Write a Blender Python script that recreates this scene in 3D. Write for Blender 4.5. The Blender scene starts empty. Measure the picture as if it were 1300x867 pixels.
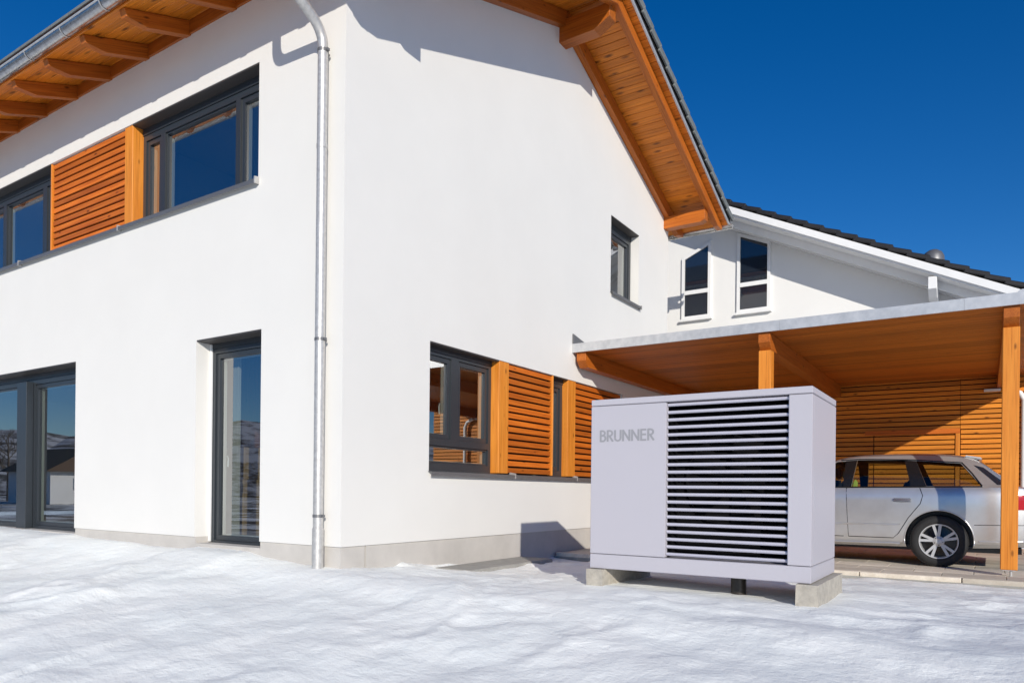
import bpy, bmesh, math, random
from mathutils import Vector, Matrix, noise
random.seed(7)
sc = bpy.context.scene
col = sc.collection
V = Vector

# ------------------------------------------------------------------ camera
YAW, ROLL = 0.5795, 0.0106
CAM = V((5.2274, -4.966, 0.56))
r = V((math.cos(YAW), math.sin(YAW), 0)); f = V((-math.sin(YAW), math.cos(YAW), 0)); u = V((0, 0, 1))
r2 = r*math.cos(ROLL) + u*math.sin(ROLL); u2 = u*math.cos(ROLL) - r*math.sin(ROLL)
cd = bpy.data.cameras.new('camera'); cam = bpy.data.objects.new('camera', cd); col.objects.link(cam)
cam.matrix_world = Matrix(((r2.x, u2.x, -f.x, CAM.x), (r2.y, u2.y, -f.y, CAM.y), (r2.z, u2.z, -f.z, CAM.z), (0, 0, 0, 1)))
cd.sensor_width = 36; cd.lens = 919.632/1300*36; cd.shift_y = (623.4-433.5)/1300
cd.clip_start = 0.05; cd.clip_end = 3000
sc.camera = cam
# ------------------------------------------------------------------ light
LIGHT = V((-1, 1.08, -0.53)).normalized()            # the way the sunlight travels
SUN = -LIGHT
EL = math.asin(SUN.z); AZ = math.atan2(SUN.x, SUN.y)
world = bpy.data.worlds.new('World'); sc.world = world; world.use_nodes = True
nt = world.node_tree; bg = nt.nodes['Background']
sky = nt.nodes.new('ShaderNodeTexSky'); sky.sky_type = 'NISHITA'; sky.sun_disc = False
sky.sun_elevation = EL; sky.sun_rotation = AZ
sky.altitude = 1200; sky.air_density = 1.0; sky.dust_density = 0.15; sky.ozone_density = 4.0
hs = nt.nodes.new('ShaderNodeHueSaturation'); hs.inputs['Saturation'].default_value = 1.3; hs.inputs['Hue'].default_value = 0.509; hs.inputs['Value'].default_value = 1.08
nt.links.new(sky.outputs[0], hs.inputs['Color']); nt.links.new(hs.outputs[0], bg.inputs[0])
bg.inputs[1].default_value = 0.095
sl = bpy.data.lights.new('sun', 'SUN'); sl.energy = 4.0; sl.angle = math.radians(0.5); sl.color = (1.0, 0.94, 0.84)
so = bpy.data.objects.new('sun', sl); col.objects.link(so); so.rotation_euler = LIGHT.to_track_quat('-Z', 'Y').to_euler(); so.location = (20, -20, 20)
sc.view_settings.view_transform = 'Standard'; sc.view_settings.look = 'None'; sc.view_settings.gamma = 1
sc.view_settings.exposure = 0.05
sc.view_settings.use_curve_mapping = False

# ------------------------------------------------------------------ materials
MATS = {}
def new_mat(name):
    m = bpy.data.materials.new(name); m.use_nodes = True; MATS[name] = m
    return m, m.node_tree.nodes, m.node_tree.links, m.node_tree.nodes['Principled BSDF']
def mixrgb(N, L, fac, a, b):
    n = N.new('ShaderNodeMix'); n.data_type = 'RGBA'
    for k, v in ((0, fac), (6, a), (7, b)):
        if hasattr(v, 'is_output'): L.new(v, n.inputs[k])
        elif k == 0: n.inputs[0].default_value = v
        else: n.inputs[k].default_value = (*v, 1)
    return n.outputs[2]
def noise_tex(N, L, vec, scale, detail=4, rough=.55):
    n = N.new('ShaderNodeTexNoise'); n.inputs['Scale'].default_value = scale
    n.inputs['Detail'].default_value = detail; n.inputs['Roughness'].default_value = rough
    if vec: L.new(vec, n.inputs['Vector'])
    return n.outputs['Fac']
def ramp(N, L, fac, a, b):
    n = N.new('ShaderNodeMapRange'); L.new(fac, n.inputs[0]); n.inputs[1].default_value = a; n.inputs[2].default_value = b
    return n.outputs[0]
def bump(N, L, p, h, strength, dist):
    n = N.new('ShaderNodeBump'); n.inputs['Strength'].default_value = strength; n.inputs['Distance'].default_value = dist
    L.new(h, n.inputs['Height']); L.new(n.outputs[0], p.inputs['Normal']); return n
def tc(N, which='Object'): return N.new('ShaderNodeTexCoord').outputs[which]
def geo_pos(N): return N.new('ShaderNodeNewGeometry').outputs['Position']
def mapping(N, L, vec, scale):
    n = N.new('ShaderNodeMapping'); L.new(vec, n.inputs[0]); n.inputs['Scale'].default_value = scale; return n.outputs[0]
def simple(name, c, rough=.5, metal=0, spec=.5, vary=.0, vscale=8, bmp=0, bscale=60, bdist=.002, c2=None):
    m, N, L, p = new_mat(name)
    p.inputs['Roughness'].default_value = rough; p.inputs['Metallic'].default_value = metal
    p.inputs['Specular IOR Level'].default_value = spec
    p.inputs['Base Color'].default_value = (*c, 1)
    pos = geo_pos(N)
    if vary or c2:
        c2 = c2 or tuple(x*(1-vary) for x in c)
        nz = ramp(N, L, noise_tex(N, L, pos, vscale, 6, .6), .3, .7)
        L.new(mixrgb(N, L, nz, c2, c), p.inputs['Base Color'])
    if bmp: bump(N, L, p, noise_tex(N, L, pos, bscale, 4), bmp, bdist)
    return m
def wood(name, dark, light, rough=.5, axis=0, vary=.5, kn=.13):
    m, N, L, p = new_mat(name)
    obj = tc(N); info = N.new('ShaderNodeObjectInfo')
    mul = N.new('ShaderNodeVectorMath'); mul.operation = 'SCALE'; mul.inputs[0].default_value = (37, 91, 53); L.new(info.outputs['Random'], mul.inputs['Scale'])
    add = N.new('ShaderNodeVectorMath'); add.operation = 'ADD'; L.new(obj, add.inputs[0]); L.new(mul.outputs[0], add.inputs[1])
    s = [11, 11, 11]; s[axis] = .55
    v = mapping(N, L, add.outputs[0], s)
    g1 = noise_tex(N, L, v, 2.2, 8, .62)
    s = [42, 42, 42]; s[axis] = .7
    g2 = noise_tex(N, L, mapping(N, L, add.outputs[0], s), 2.5, 3, .5)
    c = mixrgb(N, L, ramp(N, L, g1, .3, .72), dark, light)
    c = mixrgb(N, L, ramp(N, L, g2, .52, .75), c, tuple(x*.62 for x in dark))
    # knots
    s = [7, 7, 7]; s[axis] = 2.6
    vo = N.new('ShaderNodeTexVoronoi'); vo.inputs['Scale'].default_value = 1.0; vo.inputs['Randomness'].default_value = 1.0
    L.new(mapping(N, L, add.outputs[0], s), vo.inputs['Vector'])
    k = ramp(N, L, vo.outputs['Distance'], kn, kn*.3)
    c = mixrgb(N, L, k, c, tuple(x*.32 for x in dark))
    # board to board difference
    hv = N.new('ShaderNodeHueSaturation'); L.new(c, hv.inputs['Color'])
    mr = N.new('ShaderNodeMapRange'); L.new(info.outputs['Random'], mr.inputs[0]); mr.inputs[3].default_value = 1-vary*.5; mr.inputs[4].default_value = 1+vary*.4
    L.new(mr.outputs[0], hv.inputs['Value']); L.new(hv.outputs[0], p.inputs['Base Color'])
    p.inputs['Roughness'].default_value = rough; p.inputs['Specular IOR Level'].default_value = .35
    bump(N, L, p, g2, .25, .002)
    return m
def glass(name, ior, tint, rough=0.0, wav=.0):
    m, N, L, p = new_mat(name); N.remove(p); out = N['Material Output']
    lw = N.new('ShaderNodeLayerWeight'); lw.inputs['Blend'].default_value = .5
    pw = N.new('ShaderNodeMath'); pw.operation = 'POWER'; L.new(lw.outputs['Facing'], pw.inputs[0]); pw.inputs[1].default_value = 5
    fr = N.new('ShaderNodeMapRange'); L.new(pw.outputs[0], fr.inputs[0]); fr.inputs[3].default_value = ior; fr.inputs[4].default_value = 1.0
    gl = N.new('ShaderNodeBsdfGlossy'); gl.inputs['Roughness'].default_value = rough; gl.inputs['Color'].default_value = (.95, .97, 1, 1)
    tr = N.new('ShaderNodeBsdfTransparent'); tr.inputs['Color'].default_value = (*tint, 1)
    mx = N.new('ShaderNodeMixShader'); L.new(fr.outputs[0], mx.inputs[0]); L.new(tr.outputs[0], mx.inputs[1]); L.new(gl.outputs[0], mx.inputs[2])
    if wav:
        b = N.new('ShaderNodeBump'); b.inputs['Strength'].default_value = wav; b.inputs['Distance'].default_value = .01
        L.new(noise_tex(N, L, geo_pos(N), 1.4, 1), b.inputs['Height']); L.new(b.outputs[0], gl.inputs['Normal'])
    L.new(mx.outputs[0], out.inputs[0]); return m

plaster = simple('plaster', (.755, .74, .702), .9, vary=.035, vscale=1.1, bmp=.5, bscale=260, bdist=.0022)
plaster_n = simple('plaster_neighbour', (.77, .765, .745), .9, vary=.04, vscale=.9, bmp=.3, bscale=150, bdist=.002)
plinth_m = simple('plinth', (.56, .53, .49), .9, vary=.14, vscale=3, bmp=.3, bscale=160)
white_paint = simple('white_paint', (.80, .80, .79), .45, vary=.06, vscale=4)
zinc = simple('zinc', (.66, .66, .655), .42, metal=.45, c2=(.50, .51, .52), vscale=9)
galv = simple('galvanised', (.63, .615, .59), .45, metal=.5, c2=(.46, .45, .435), vscale=22, bmp=.1, bscale=40)
sillm = simple('sill_metal', (.20, .20, .205), .45, metal=.5, vary=.1)
frame_m = simple('anthracite', (.030, .036, .043), .33, spec=.5)
frame_in = simple('inner_frame', (.45, .46, .42), .4)
black = simple('black', (.005, .005, .006), .9, spec=.08)
pipe_m = simple('pipe_plastic', (.030, .025, .021), .35)
darkm = simple('dark_backing', (.02, .013, .009), .9)
concrete = simple('concrete', (.50, .46, .39), .9, vary=.3, vscale=18, bmp=.6, bscale=80, bdist=.006)
slab_m = simple('grey_slab', (.38, .37, .34), .9, vary=.25, vscale=7, bmp=.4, bscale=90)
tile_m = simple('tile_grey', (.20, .215, .21), .7, vary=.3, vscale=12, bmp=.3, bscale=50)
tile_dark = simple('tile_dark', (.022, .020, .020), .5, vary=.4, vscale=6, bmp=.3, bscale=40)
tile_red = simple('tile_brown', (.10, .055, .035), .8, vary=.3, vscale=4)
casing = simple('casing_paint', (.485, .468, .508), .42, vary=.012, vscale=3, bmp=.04, bscale=700, bdist=.0004)
slat_m = simple('louvre_paint', (.56, .55, .63), .34)
logo_m = simple('logo_grey', (.30, .30, .315), .5)
interior = simple('interior_wall', (.62, .60, .57), .9)
floor_m = simple('interior_floor', (.28, .19, .12), .5)
card = simple('cardboard', (.46, .30, .13), .8, vary=.15)
white_obj = simple('white_plastic', (.75, .78, .78), .4)
fabric = simple('curtain', (.42, .40, .36), .9)
rubber = simple('rubber', (.018, .018, .019), .75, vary=.3, vscale=40)
alloy = simple('alloy', (.55, .55, .55), .42, metal=.45)
trimm = simple('black_trim', (.010, .010, .011), .25)
chrome = simple('chrome', (.8, .8, .8), .12, metal=1)
seatm = simple('seat_cloth', (.03, .03, .034), .9)
yellowm = simple('hi_vis', (.55, .62, .08), .7)
plant_wood = simple('bark', (.09, .07, .055), .9, vary=.3, vscale=10)
wood_slat = wood('larch_slat', (.46, .098, .009), (.68, .185, .018), .5, 0, .60)
wood_light = wood('larch_light', (.62, .195, .020), (.78, .295, .042), .45, 0, .15)
wood_beam = wood('glazed_beam', (.36, .088, .010), (.52, .150, .018), .42, 0, .3)
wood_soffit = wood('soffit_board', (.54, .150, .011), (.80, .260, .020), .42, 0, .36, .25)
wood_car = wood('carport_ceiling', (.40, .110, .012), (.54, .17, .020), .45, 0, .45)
wood_car_slat = wood('carport_slat', (.60, .18, .016), (.80, .30, .030), .5, 0, .5)
wood_brown = wood('brown_wood', (.16, .055, .02), (.26, .10, .04), .45, 2, .2)
glazing = glass('glazing', .36, (.70, .76, .73), 0.0, .02)
head_m = simple('head_plate', (.055, .05, .048), .5)
gutter_m = simple('gutter_zinc', (.56, .56, .56), .27, metal=.95, c2=(.36, .35, .34), vscale=14, bmp=.25, bscale=16, bdist=.004)
glazing_dark = glass('glazing_dark', .12, (.62, .68, .70), 0.0, .02)
car_glass = glass('car_glass', .06, (.55, .60, .58))
# neighbour panes: dark room right behind the glass
pane_n, N, L, p = new_mat('pane_neighbour'); p.inputs['Base Color'].default_value = (.012, .018, .03, 1); p.inputs['Roughness'].default_value = .03; p.inputs['IOR'].default_value = 1.8
# car paint
paint, N, L, p = new_mat('silver_paint')
p.inputs['Metallic'].default_value = .70; p.inputs['Roughness'].default_value = .29
p.inputs['Coat Weight'].default_value = .7; p.inputs['Coat Roughness'].default_value = .05
fl = noise_tex(N, L, geo_pos(N), 900, 1); bump(N, L, p, fl, .05, .0005)
dirt = ramp(N, L, noise_tex(N, L, geo_pos(N), 5, 5), .35, .75); L.new(mixrgb(N, L, dirt, (.64, .64, .635), (.57, .565, .555)), p.inputs['Base Color'])
# tail light
tail_m, N, L, p = new_mat('tail_lens'); p.inputs['Base Color'].default_value = (.42, .012, .02, 1); p.inputs['Roughness'].default_value = .12
# pavers
paver_m, N, L, p = new_mat('paver')
info = N.new('ShaderNodeObjectInfo'); pos = geo_pos(N)
c = mixrgb(N, L, ramp(N, L, noise_tex(N, L, pos, 14, 6, .65), .3, .7), (.54, .475, .385), (.70, .635, .535))
hv = N.new('ShaderNodeHueSaturation'); L.new(c, hv.inputs['Color']); mr = N.new('ShaderNodeMapRange'); L.new(info.outputs['Random'], mr.inputs[0]); mr.inputs[3].default_value = .8; mr.inputs[4].default_value = 1.15
L.new(mr.outputs[0], hv.inputs['Value']); L.new(hv.outputs[0], p.inputs['Base Color']); p.inputs['Roughness'].default_value = .85
bump(N, L, p, noise_tex(N, L, pos, 120, 4), .4, .003)
# snow
snow_m, N, L, p = new_mat('snow')
pos = geo_pos(N); p.inputs['Roughness'].default_value = .65; p.inputs['Specular IOR Level'].default_value = .25
c = mixrgb(N, L, ramp(N, L, noise_tex(N, L, pos, 1.3, 6, .6), .35, .7), (.925, .955, .925), (.97, .975, .935))
sep = N.new('ShaderNodeSeparateXYZ'); L.new(pos, sep.inputs[0])
yf = ramp(N, L, sep.outputs['Y'], -6.5, -13)
pn = ramp(N, L, noise_tex(N, L, pos, .45, 8, .68), .44, .54)
mm = N.new('ShaderNodeMath'); mm.operation = 'MULTIPLY'; L.new(yf, mm.inputs[0]); L.new(pn, mm.inputs[1])
c = mixrgb(N, L, mm.outputs[0], c, (.075, .065, .045))
L.new(c, p.inputs['Base Color'])
p.inputs['Subsurface Weight'].default_value = .0
n1 = noise_tex(N, L, mapping(N, L, pos, (1, 1.3, 1)), 13, 8, .66); n2 = noise_tex(N, L, pos, 130, 3, .6)
# wind crust: low plates with crisp edges
cr = ramp(N, L, noise_tex(N, L, mapping(N, L, pos, (1, 1.7, 1)), 3.4, 6, .58), .47, .60)
cr2 = ramp(N, L, noise_tex(N, L, mapping(N, L, pos, (1.2, 1.7, 1)), 8.5, 5, .6), .50, .66)
ca = N.new('ShaderNodeMath'); ca.operation = 'MULTIPLY_ADD'; L.new(cr2, ca.inputs[0]); ca.inputs[1].default_value = .45; L.new(cr, ca.inputs[2])
b0 = N.new('ShaderNodeBump'); b0.inputs['Strength'].default_value = .20; b0.inputs['Distance'].default_value = .014; L.new(ca.outputs[0], b0.inputs['Height'])
b1 = N.new('ShaderNodeBump'); b1.inputs['Strength'].default_value = .30; b1.inputs['Distance'].default_value = .05; L.new(n1, b1.inputs['Height']); L.new(b0.outputs[0], b1.inputs['Normal'])
b2 = N.new('ShaderNodeBump'); b2.inputs['Strength'].default_value = .22; b2.inputs['Distance'].default_value = .006; L.new(n2, b2.inputs['Height'])
L.new(b1.outputs[0], b2.inputs['Normal']); L.new(b2.outputs[0], p.inputs['Normal'])
# hills: bare woods with snow between
hill_m, N, L, p = new_mat('hill_wood'); pos = geo_pos(N); p.inputs['Roughness'].default_value = 1
k = ramp(N, L, noise_tex(N, L, pos, .12, 8, .7), .42, .55)
L.new(mixrgb(N, L, k, (.045, .045, .05), (.45, .47, .5)), p.inputs['Base Color'])

# ------------------------------------------------------------------ builders
WM = {}
def place(o, parent, W):
    WM[o] = W
    if parent is None: o.matrix_basis = W
    else:
        o.parent = parent; o.matrix_basis = WM[parent].inverted() @ W
def tag(o, label=None, cat=None, group=None, kind=None):
    for k, v in (('label', label), ('category', cat), ('group', group), ('kind', kind)):
        if v: o[k] = v
    return o
def thing(name, loc, label, cat, group=None):
    o = bpy.data.objects.new(name, None); col.objects.link(o); o.empty_display_size = .2
    place(o, None, Matrix.Translation(V(loc))); return tag(o, label, cat, group)
def link(name, me, parent, W):
    o = bpy.data.objects.new(name, me); col.objects.link(o); place(o, parent, W); return o
class MB:
    def __init__(s): s.bm = bmesh.new()
    def poly(s, pts):
        return s.bm.faces.new([s.bm.verts.new(p) for p in pts])
    def box(s, a, b):
        a, b = V(a), V(b); x0, y0, z0 = a; x1, y1, z1 = b
        vs = [s.bm.verts.new(q) for q in ((x0,y0,z0),(x1,y0,z0),(x1,y1,z0),(x0,y1,z0),(x0,y0,z1),(x1,y0,z1),(x1,y1,z1),(x0,y1,z1))]
        for q in ((3,2,1,0),(4,5,6,7),(0,1,5,4),(1,2,6,5),(2,3,7,6),(3,0,4,7)): s.bm.faces.new([vs[i] for i in q])
        return s
    def prism(s, pts, d):
        d = V(d); a = [s.bm.verts.new(V(q)) for q in pts]; b = [s.bm.verts.new(V(q)+d) for q in pts]; n = len(a)
        s.bm.faces.new(a); s.bm.faces.new(b[::-1])
        for i in range(n): s.bm.faces.new((a[(i+1) % n], a[i], b[i], b[(i+1) % n]))
        return s
    def tube(s, path, rad, n=16, cap=True):
        path = [V(q) for q in path]; rings = []
        up = None
        for i, q in enumerate(path):
            t = (path[min(i+1, len(path)-1)]-path[max(i-1, 0)]).normalized()
            if up is None: up = t.orthogonal().normalized()
            up = (up - t*up.dot(t)).normalized(); w = t.cross(up)
            R = rad[i] if isinstance(rad, (list, tuple)) else rad
            rings.append([s.bm.verts.new(q + (up*math.cos(2*math.pi*k/n)+w*math.sin(2*math.pi*k/n))*R) for k in range(n)])
        for a, b in zip(rings, rings[1:]):
            for k in range(n): s.bm.faces.new((a[k], a[(k+1) % n], b[(k+1) % n], b[k]))
        if cap: s.bm.faces.new(rings[0][::-1]); s.bm.faces.new(rings[-1])
        return s
    def lathe(s, prof, origin, axis='y', n=48, closed=False):
        o = V(origin); rings = []
        for (R, h) in prof:
            ring = []
            for k in range(n):
                a = 2*math.pi*k/n; c, d = R*math.cos(a), R*math.sin(a)
                ring.append(s.bm.verts.new(o + (V((c, h, d)) if axis == 'y' else V((c, d, h)) if axis == 'z' else V((h, c, d)))))
            rings.append(ring)
        pr = list(zip(rings, rings[1:])) + ([(rings[-1], rings[0])] if closed else [])
        for a, b in pr:
            for k in range(n): s.bm.faces.new((a[k], a[(k+1) % n], b[(k+1) % n], b[k]))
        return s
    def build(s, name, mat, parent=None, bevel=0, smooth=None, seg=1):
        bm = s.bm; bmesh.ops.recalc_face_normals(bm, faces=bm.faces)
        if bevel: bmesh.ops.bevel(bm, geom=bm.edges[:], offset=bevel, segments=seg, affect='EDGES', clamp_overlap=True)
        lo = V((min(v.co[i] for v in bm.verts) for i in range(3))); hi = V((max(v.co[i] for v in bm.verts) for i in range(3)))
        c = (lo+hi)/2; c.z = lo.z
        for v in bm.verts: v.co -= c
        me = bpy.data.meshes.new(name); bm.to_mesh(me); bm.free(); me.materials.append(mat)
        if smooth is not None:
            for q in me.polygons: q.use_smooth = True
            me.set_sharp_from_angle(angle=math.radians(smooth))
        return link(name, me, parent, Matrix.Translation(c))
CACHE = {}
def axes(p0, p1, up):
    X = (p1-p0).normalized(); Z = V(up); Z = (Z-X*Z.dot(X)).normalized(); Y = Z.cross(X)
    c = (p0+p1)/2
    return Matrix(((X.x, Y.x, Z.x, c.x), (X.y, Y.y, Z.y, c.y), (X.z, Y.z, Z.z, c.z), (0, 0, 0, 1)))
def beam(name, p0, p1, w, t, mat, parent, up=(0, 0, 1), bevel=.004):
    """a straight board or beam, its grain along local X; alike ones share a mesh"""
    p0, p1 = V(p0), V(p1); Ln = round((p1-p0).length, 3); key = (Ln, round(w, 4), round(t, 4), bevel, mat.name)
    me = CACHE.get(key)
    if not me:
        b = MB().box((-Ln/2, -w/2, -t/2), (Ln/2, w/2, t/2)).bm
        if bevel: bmesh.ops.bevel(b, geom=b.edges[:], offset=bevel, segments=1, affect='EDGES')
        bmesh.ops.recalc_face_normals(b, faces=b.faces)
        me = bpy.data.meshes.new(name); b.to_mesh(me); b.free(); me.materials.append(mat); CACHE[key] = me
    return link(name, me, parent, axes(p0, p1, up))
def profbeam(name, p0, p1, prof, w, mat, parent, up=(0, 0, 1), bevel=.004):
    """a beam with a cut end: prof is a polygon in (along from p0, height)"""
    p0, p1 = V(p0), V(p1); key = (name, tuple(prof), w, mat.name); me = CACHE.get(key)
    Ln = (p1-p0).length
    if not me:
        b = MB().prism([(a-Ln/2, -w/2, h) for a, h in prof], (0, w, 0)).bm
        bmesh.ops.recalc_face_normals(b, faces=b.faces)
        if bevel: bmesh.ops.bevel(b, geom=b.edges[:], offset=bevel, segments=1, affect='EDGES')
        me = bpy.data.meshes.new(name); b.to_mesh(me); b.free(); me.materials.append(mat); CACHE[key] = me
    return link(name, me, parent, axes(p0, p1, up))

def wall_mesh(pt, a0, a1, z0, z1, T, holes, mb):
    """wall with real openings; pt(a, depth, z) maps to the world"""
    As = sorted({a0, a1, *[h[0] for h in holes], *[h[1] for h in holes]}); Zs = sorted({z0, z1, *[h[2] for h in holes], *[h[3] for h in holes]})
    inh = lambda a, z: any(h[0] < a < h[1] and h[2] < z < h[3] for h in holes)
    bm = mb.bm; cache = {}
    def vert(a, d, z):
        k = (round(a, 5), d, round(z, 5))
        if k not in cache: cache[k] = bm.verts.new(pt(a, d, z))
        return cache[k]
    solid = lambda i, j: 0 <= i < len(As)-1 and 0 <= j < len(Zs)-1 and not inh((As[i]+As[i+1])/2, (Zs[j]+Zs[j+1])/2)
    for i in range(len(As)-1):
        for j in range(len(Zs)-1):
            if not solid(i, j): continue
            A, B, Cz, D = As[i], As[i+1], Zs[j], Zs[j+1]
            for d in (0, T): bm.faces.new([vert(A, d, Cz), vert(B, d, Cz), vert(B, d, D), vert(A, d, D)])
            for (di, dj, q) in ((-1, 0, ((A, Cz), (A, D))), (1, 0, ((B, Cz), (B, D))), (0, -1, ((A, Cz), (B, Cz))), (0, 1, ((A, D), (B, D)))):
                if not solid(i+di, j+dj):
                    (a_, z_), (b_, y_) = q; bm.faces.new([vert(a_, 0, z_), vert(b_, 0, y_), vert(b_, T, y_), vert(a_, T, z_)])
LW = lambda a, d, z: V((a, d, z))          # eaves wall, seen on the left
GW = lambda a, d, z: V((-d, a, z))         # gable wall

# ------------------------------------------------------------------ ground: snow
def lerp_tab(x, tab):
    if x <= tab[0][0]: return tab[0][1]
    for (a, b), (c_, d) in zip(tab, tab[1:]):
        if x <= c_: return b+(d-b)*(x-a)/(c_-a)
    return tab[-1][1]
def smooth(a, b, x):
    t = max(0, min(1, (x-a)/(b-a))); return t*t*(3-2*t)
LT = [(-30, -.10), (-9, -.055), (-5.2, -.085), (-4.9, -.115), (-3.5, -.14), (-2.5, -.15), (-2.3, -.115), (-1.4, -.115), (-1.15, -.16), (-.6, -.195), (0, -.215), (1.2, -.24), (2.3, -.275), (4.3, -.285), (8, -.33), (30, -.4)]
GT = [(-1, 0), (0, 0), (1.4, -.075), (3, -.15), (4.2, -.19), (30, -.2)]
def snow_h(x, y):
    z = lerp_tab(x, LT)
    if y < 0:
        z += -.165*min(-y, 3.2)*smooth(.0, -.6, y) - .40*smooth(-3.2, -9, y) - .4*smooth(-9, -24, y)
    else:
        z += lerp_tab(y, GT)*smooth(2.6, .4, x) - .115*smooth(2.3, 4.1, y)*smooth(1.5, 3.2, x)
    if x < -.12 and y > .12: z = -.75
    elif y > 4.19 and x > -.1: z = -.75
    near = 1-smooth(6, 14, abs(x)+abs(y+1))
    d_wall = min(1, max(.25, (abs(y) if x < 0 else max(0, min(1, x)) + .2)*1.2))
    q = V((x, y, 0))
    w_ = q + V((noise.noise(q*1.1), noise.noise(q*1.1+V((9, 2, 4))), 0))*.35
    rd = 1-abs(noise.noise(V((w_.x*1.15, w_.y*1.9, 2.5)))); rd2 = 1-abs(noise.noise(V((w_.x*2.9+5, w_.y*4.1, 7))))
    msk = smooth(-.15, .35, noise.noise(q*.8+V((1, 1, 8))))
    n = noise.fractal(q*.55+V((3, 7, 0)), 1.0, 2.0, 3)*.045 + noise.fractal(V((x*1.5, y*2.0, 4)), 1.0, 2.1, 4)*.022 + (rd**7*.036 + rd2**6*.014)*msk + noise.fractal(V((x*3.0, y*4.0, 11)), .9, 2.1, 3)*.010 + noise.fractal(q*8.0, .8, 2.0, 3)*.0055
    foot = 0
    z += n*(.35+.65*d_wall)
    if y > 3.3 and x > .5: z = min(z, -.385+.02*noise.noise(q*3))
    # around the concrete strips of the heat pump the snow lies level
    du = max(0, max(2.2-x, x-4.3)), max(0, max(.65-y, y-1.8)); dd = math.hypot(*du)
    z = (-.27+n*.35)*(1-smooth(0, .45, dd)) + z*smooth(0, .45, dd)
    # hollow of the light-well slab by the gable
    if x > 0 and y > 0:
        s = smooth(.62, .25, x)*smooth(.9, 1.5, y)*smooth(3.6, 2.9, y); z -= .05*s
    return z
def coords(a, b, step, far):
    c_ = [a+(b-a)*i/round((b-a)/step) for i in range(round((b-a)/step)+1)]
    d = step; x = b; out = []
    while x < far[1]: d *= 1.35; x += d; out.append(x)
    d = step; x = a; lo = []
    while x > far[0]: d *= 1.35; x -= d; lo.append(x)
    return lo[::-1]+c_+out
xs = coords(-8.6, 8.0, .045, (-700, 700)); ys = coords(-4.6, 4.24, .045, (-700, 700))
vs = [(x, y, snow_h(x, y)) for y in ys for x in xs]; nx = len(xs)
fs = [(j*nx+i, j*nx+i+1, (j+1)*nx+i+1, (j+1)*nx+i) for j in range(len(ys)-1) for i in range(nx-1)]
me = bpy.data.meshes.new('snow_ground'); me.from_pydata(vs, [], fs); me.materials.append(snow_m)
for q in me.polygons: q.use_smooth = True
tag(link('snow_ground', me, None, Matrix()), kind='structure')
# hills round the valley (seen only as reflections and far off)
vs, fs = [], []; n = 160
for i in range(n):
    a = 2*math.pi*i/n; h = 14+12*noise.noise(V((math.cos(a)*2, math.sin(a)*2, 5)))+5*noise.noise(V((math.cos(a)*9, math.sin(a)*9, 1)))
    for R, z in ((170, -1.2), (215, h*.62), (265, h+4), (340, h*.8+4), (380, -2)):
        vs.append((math.cos(a)*R, math.sin(a)*R, z + (2.5*noise.noise(V((math.cos(a)*R*.08, math.sin(a)*R*.08, 0))) if z > 0 else 0)))
for i in range(n):
    for k in range(4): fs.append((i*5+k, ((i+1) % n)*5+k, ((i+1) % n)*5+k+1, i*5+k+1))
me = bpy.data.meshes.new('hills'); me.from_pydata(vs, [], fs); me.materials.append(hill_m)
tag(link('hills', me, None, Matrix()), kind='structure')

# ------------------------------------------------------------------ paved floor of the carport
PZ = -.32
pav = MB().box((-.02, 4.17, -.9), (8.6, 10.05, PZ-.05)).build('pavement', slab_m); tag(pav, kind='structure')
row = 0; y = 4.30
while y < 10.0:
    x = .02 - (row % 2)*.3
    while x < 8.5:
        x0 = max(x, .02); x1 = min(x+.594, 8.58); y1 = min(y+.394, 10.04)
        if x1-x0 > .05:
            o = beam('paver', (x0, (y+y1)/2, PZ-.025+random.uniform(-.002, .002)), (x1, (y+y1)/2, PZ-.025+random.uniform(-.002, .002)), round(y1-y, 3), .05, paver_m, pav, bevel=.004)
        x += .6
    y += .4; row += 1
x = .02
while x < 8.4:
    beam('kerb_stone', (x, 4.232, PZ-.118+random.uniform(-.003, .003)), (x+.992, 4.232, PZ-.118), .115, .24, paver_m, pav, bevel=.008); x += 1.0

# ------------------------------------------------------------------ the house
HX0, GY = -13.0, 8.483
house = thing('house', (0, 0, -.2), 'white plastered two-storey house with timber eaves and dark grey windows', 'house')
Z_S, Z_H, Z_D, Z_B = 3.792, 5.108, 2.253, -.072
LH = [(-9.4, -1.30, Z_S+.052, Z_H), (-2.375, -1.222, Z_B, Z_D), (-9.4, -5.105, Z_B, Z_D)]
GH = [(1.313, 6.45, .770, 2.235), (5.93, 7.08, 3.868, 5.145)]
mb = MB()
wall_mesh(LW, HX0, 0, -.0, 5.98, .36, [(a, b, max(c_, 0), d) for a, b, c_, d in LH], mb)
mb.build('wall', plaster, house)
mb = MB(); wall_mesh(GW, .36, GY-.36, 0, 5.70, .36, GH, mb)
sl_ = .3656; RY = GY/2
rz = lambda y: 5.98 + sl_*(y if y < RY else GY-y)
mb.prism([GW(.36, 0, 5.70), GW(GY-.36, 0, 5.70), GW(GY-.36, 0, rz(GY-.36)), GW(RY, 0, rz(RY)), GW(.36, 0, rz(.36))], (-.36, 0, 0))
bmesh.ops.remove_doubles(mb.bm, verts=mb.bm.verts, dist=.0005)
mb.build('wall', plaster, house)
# corner of the gable (front face runs on to the corner, flush)
mb = MB(); wall_mesh(lambda a, d, z: V((a, GY-d, z)), HX0, 0, 0, 5.98, .36, [], mb); mb.build('wall', plaster, house)
mb = MB(); mb.box((HX0, .36, 0), (HX0+.36, GY-.36, 5.98)); mb.prism([(HX0, .36, 5.98), (HX0, GY-.36, 5.98), (HX0, RY, rz(RY))], (.36, 0, 0)); mb.build('wall', plaster, house)
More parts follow.
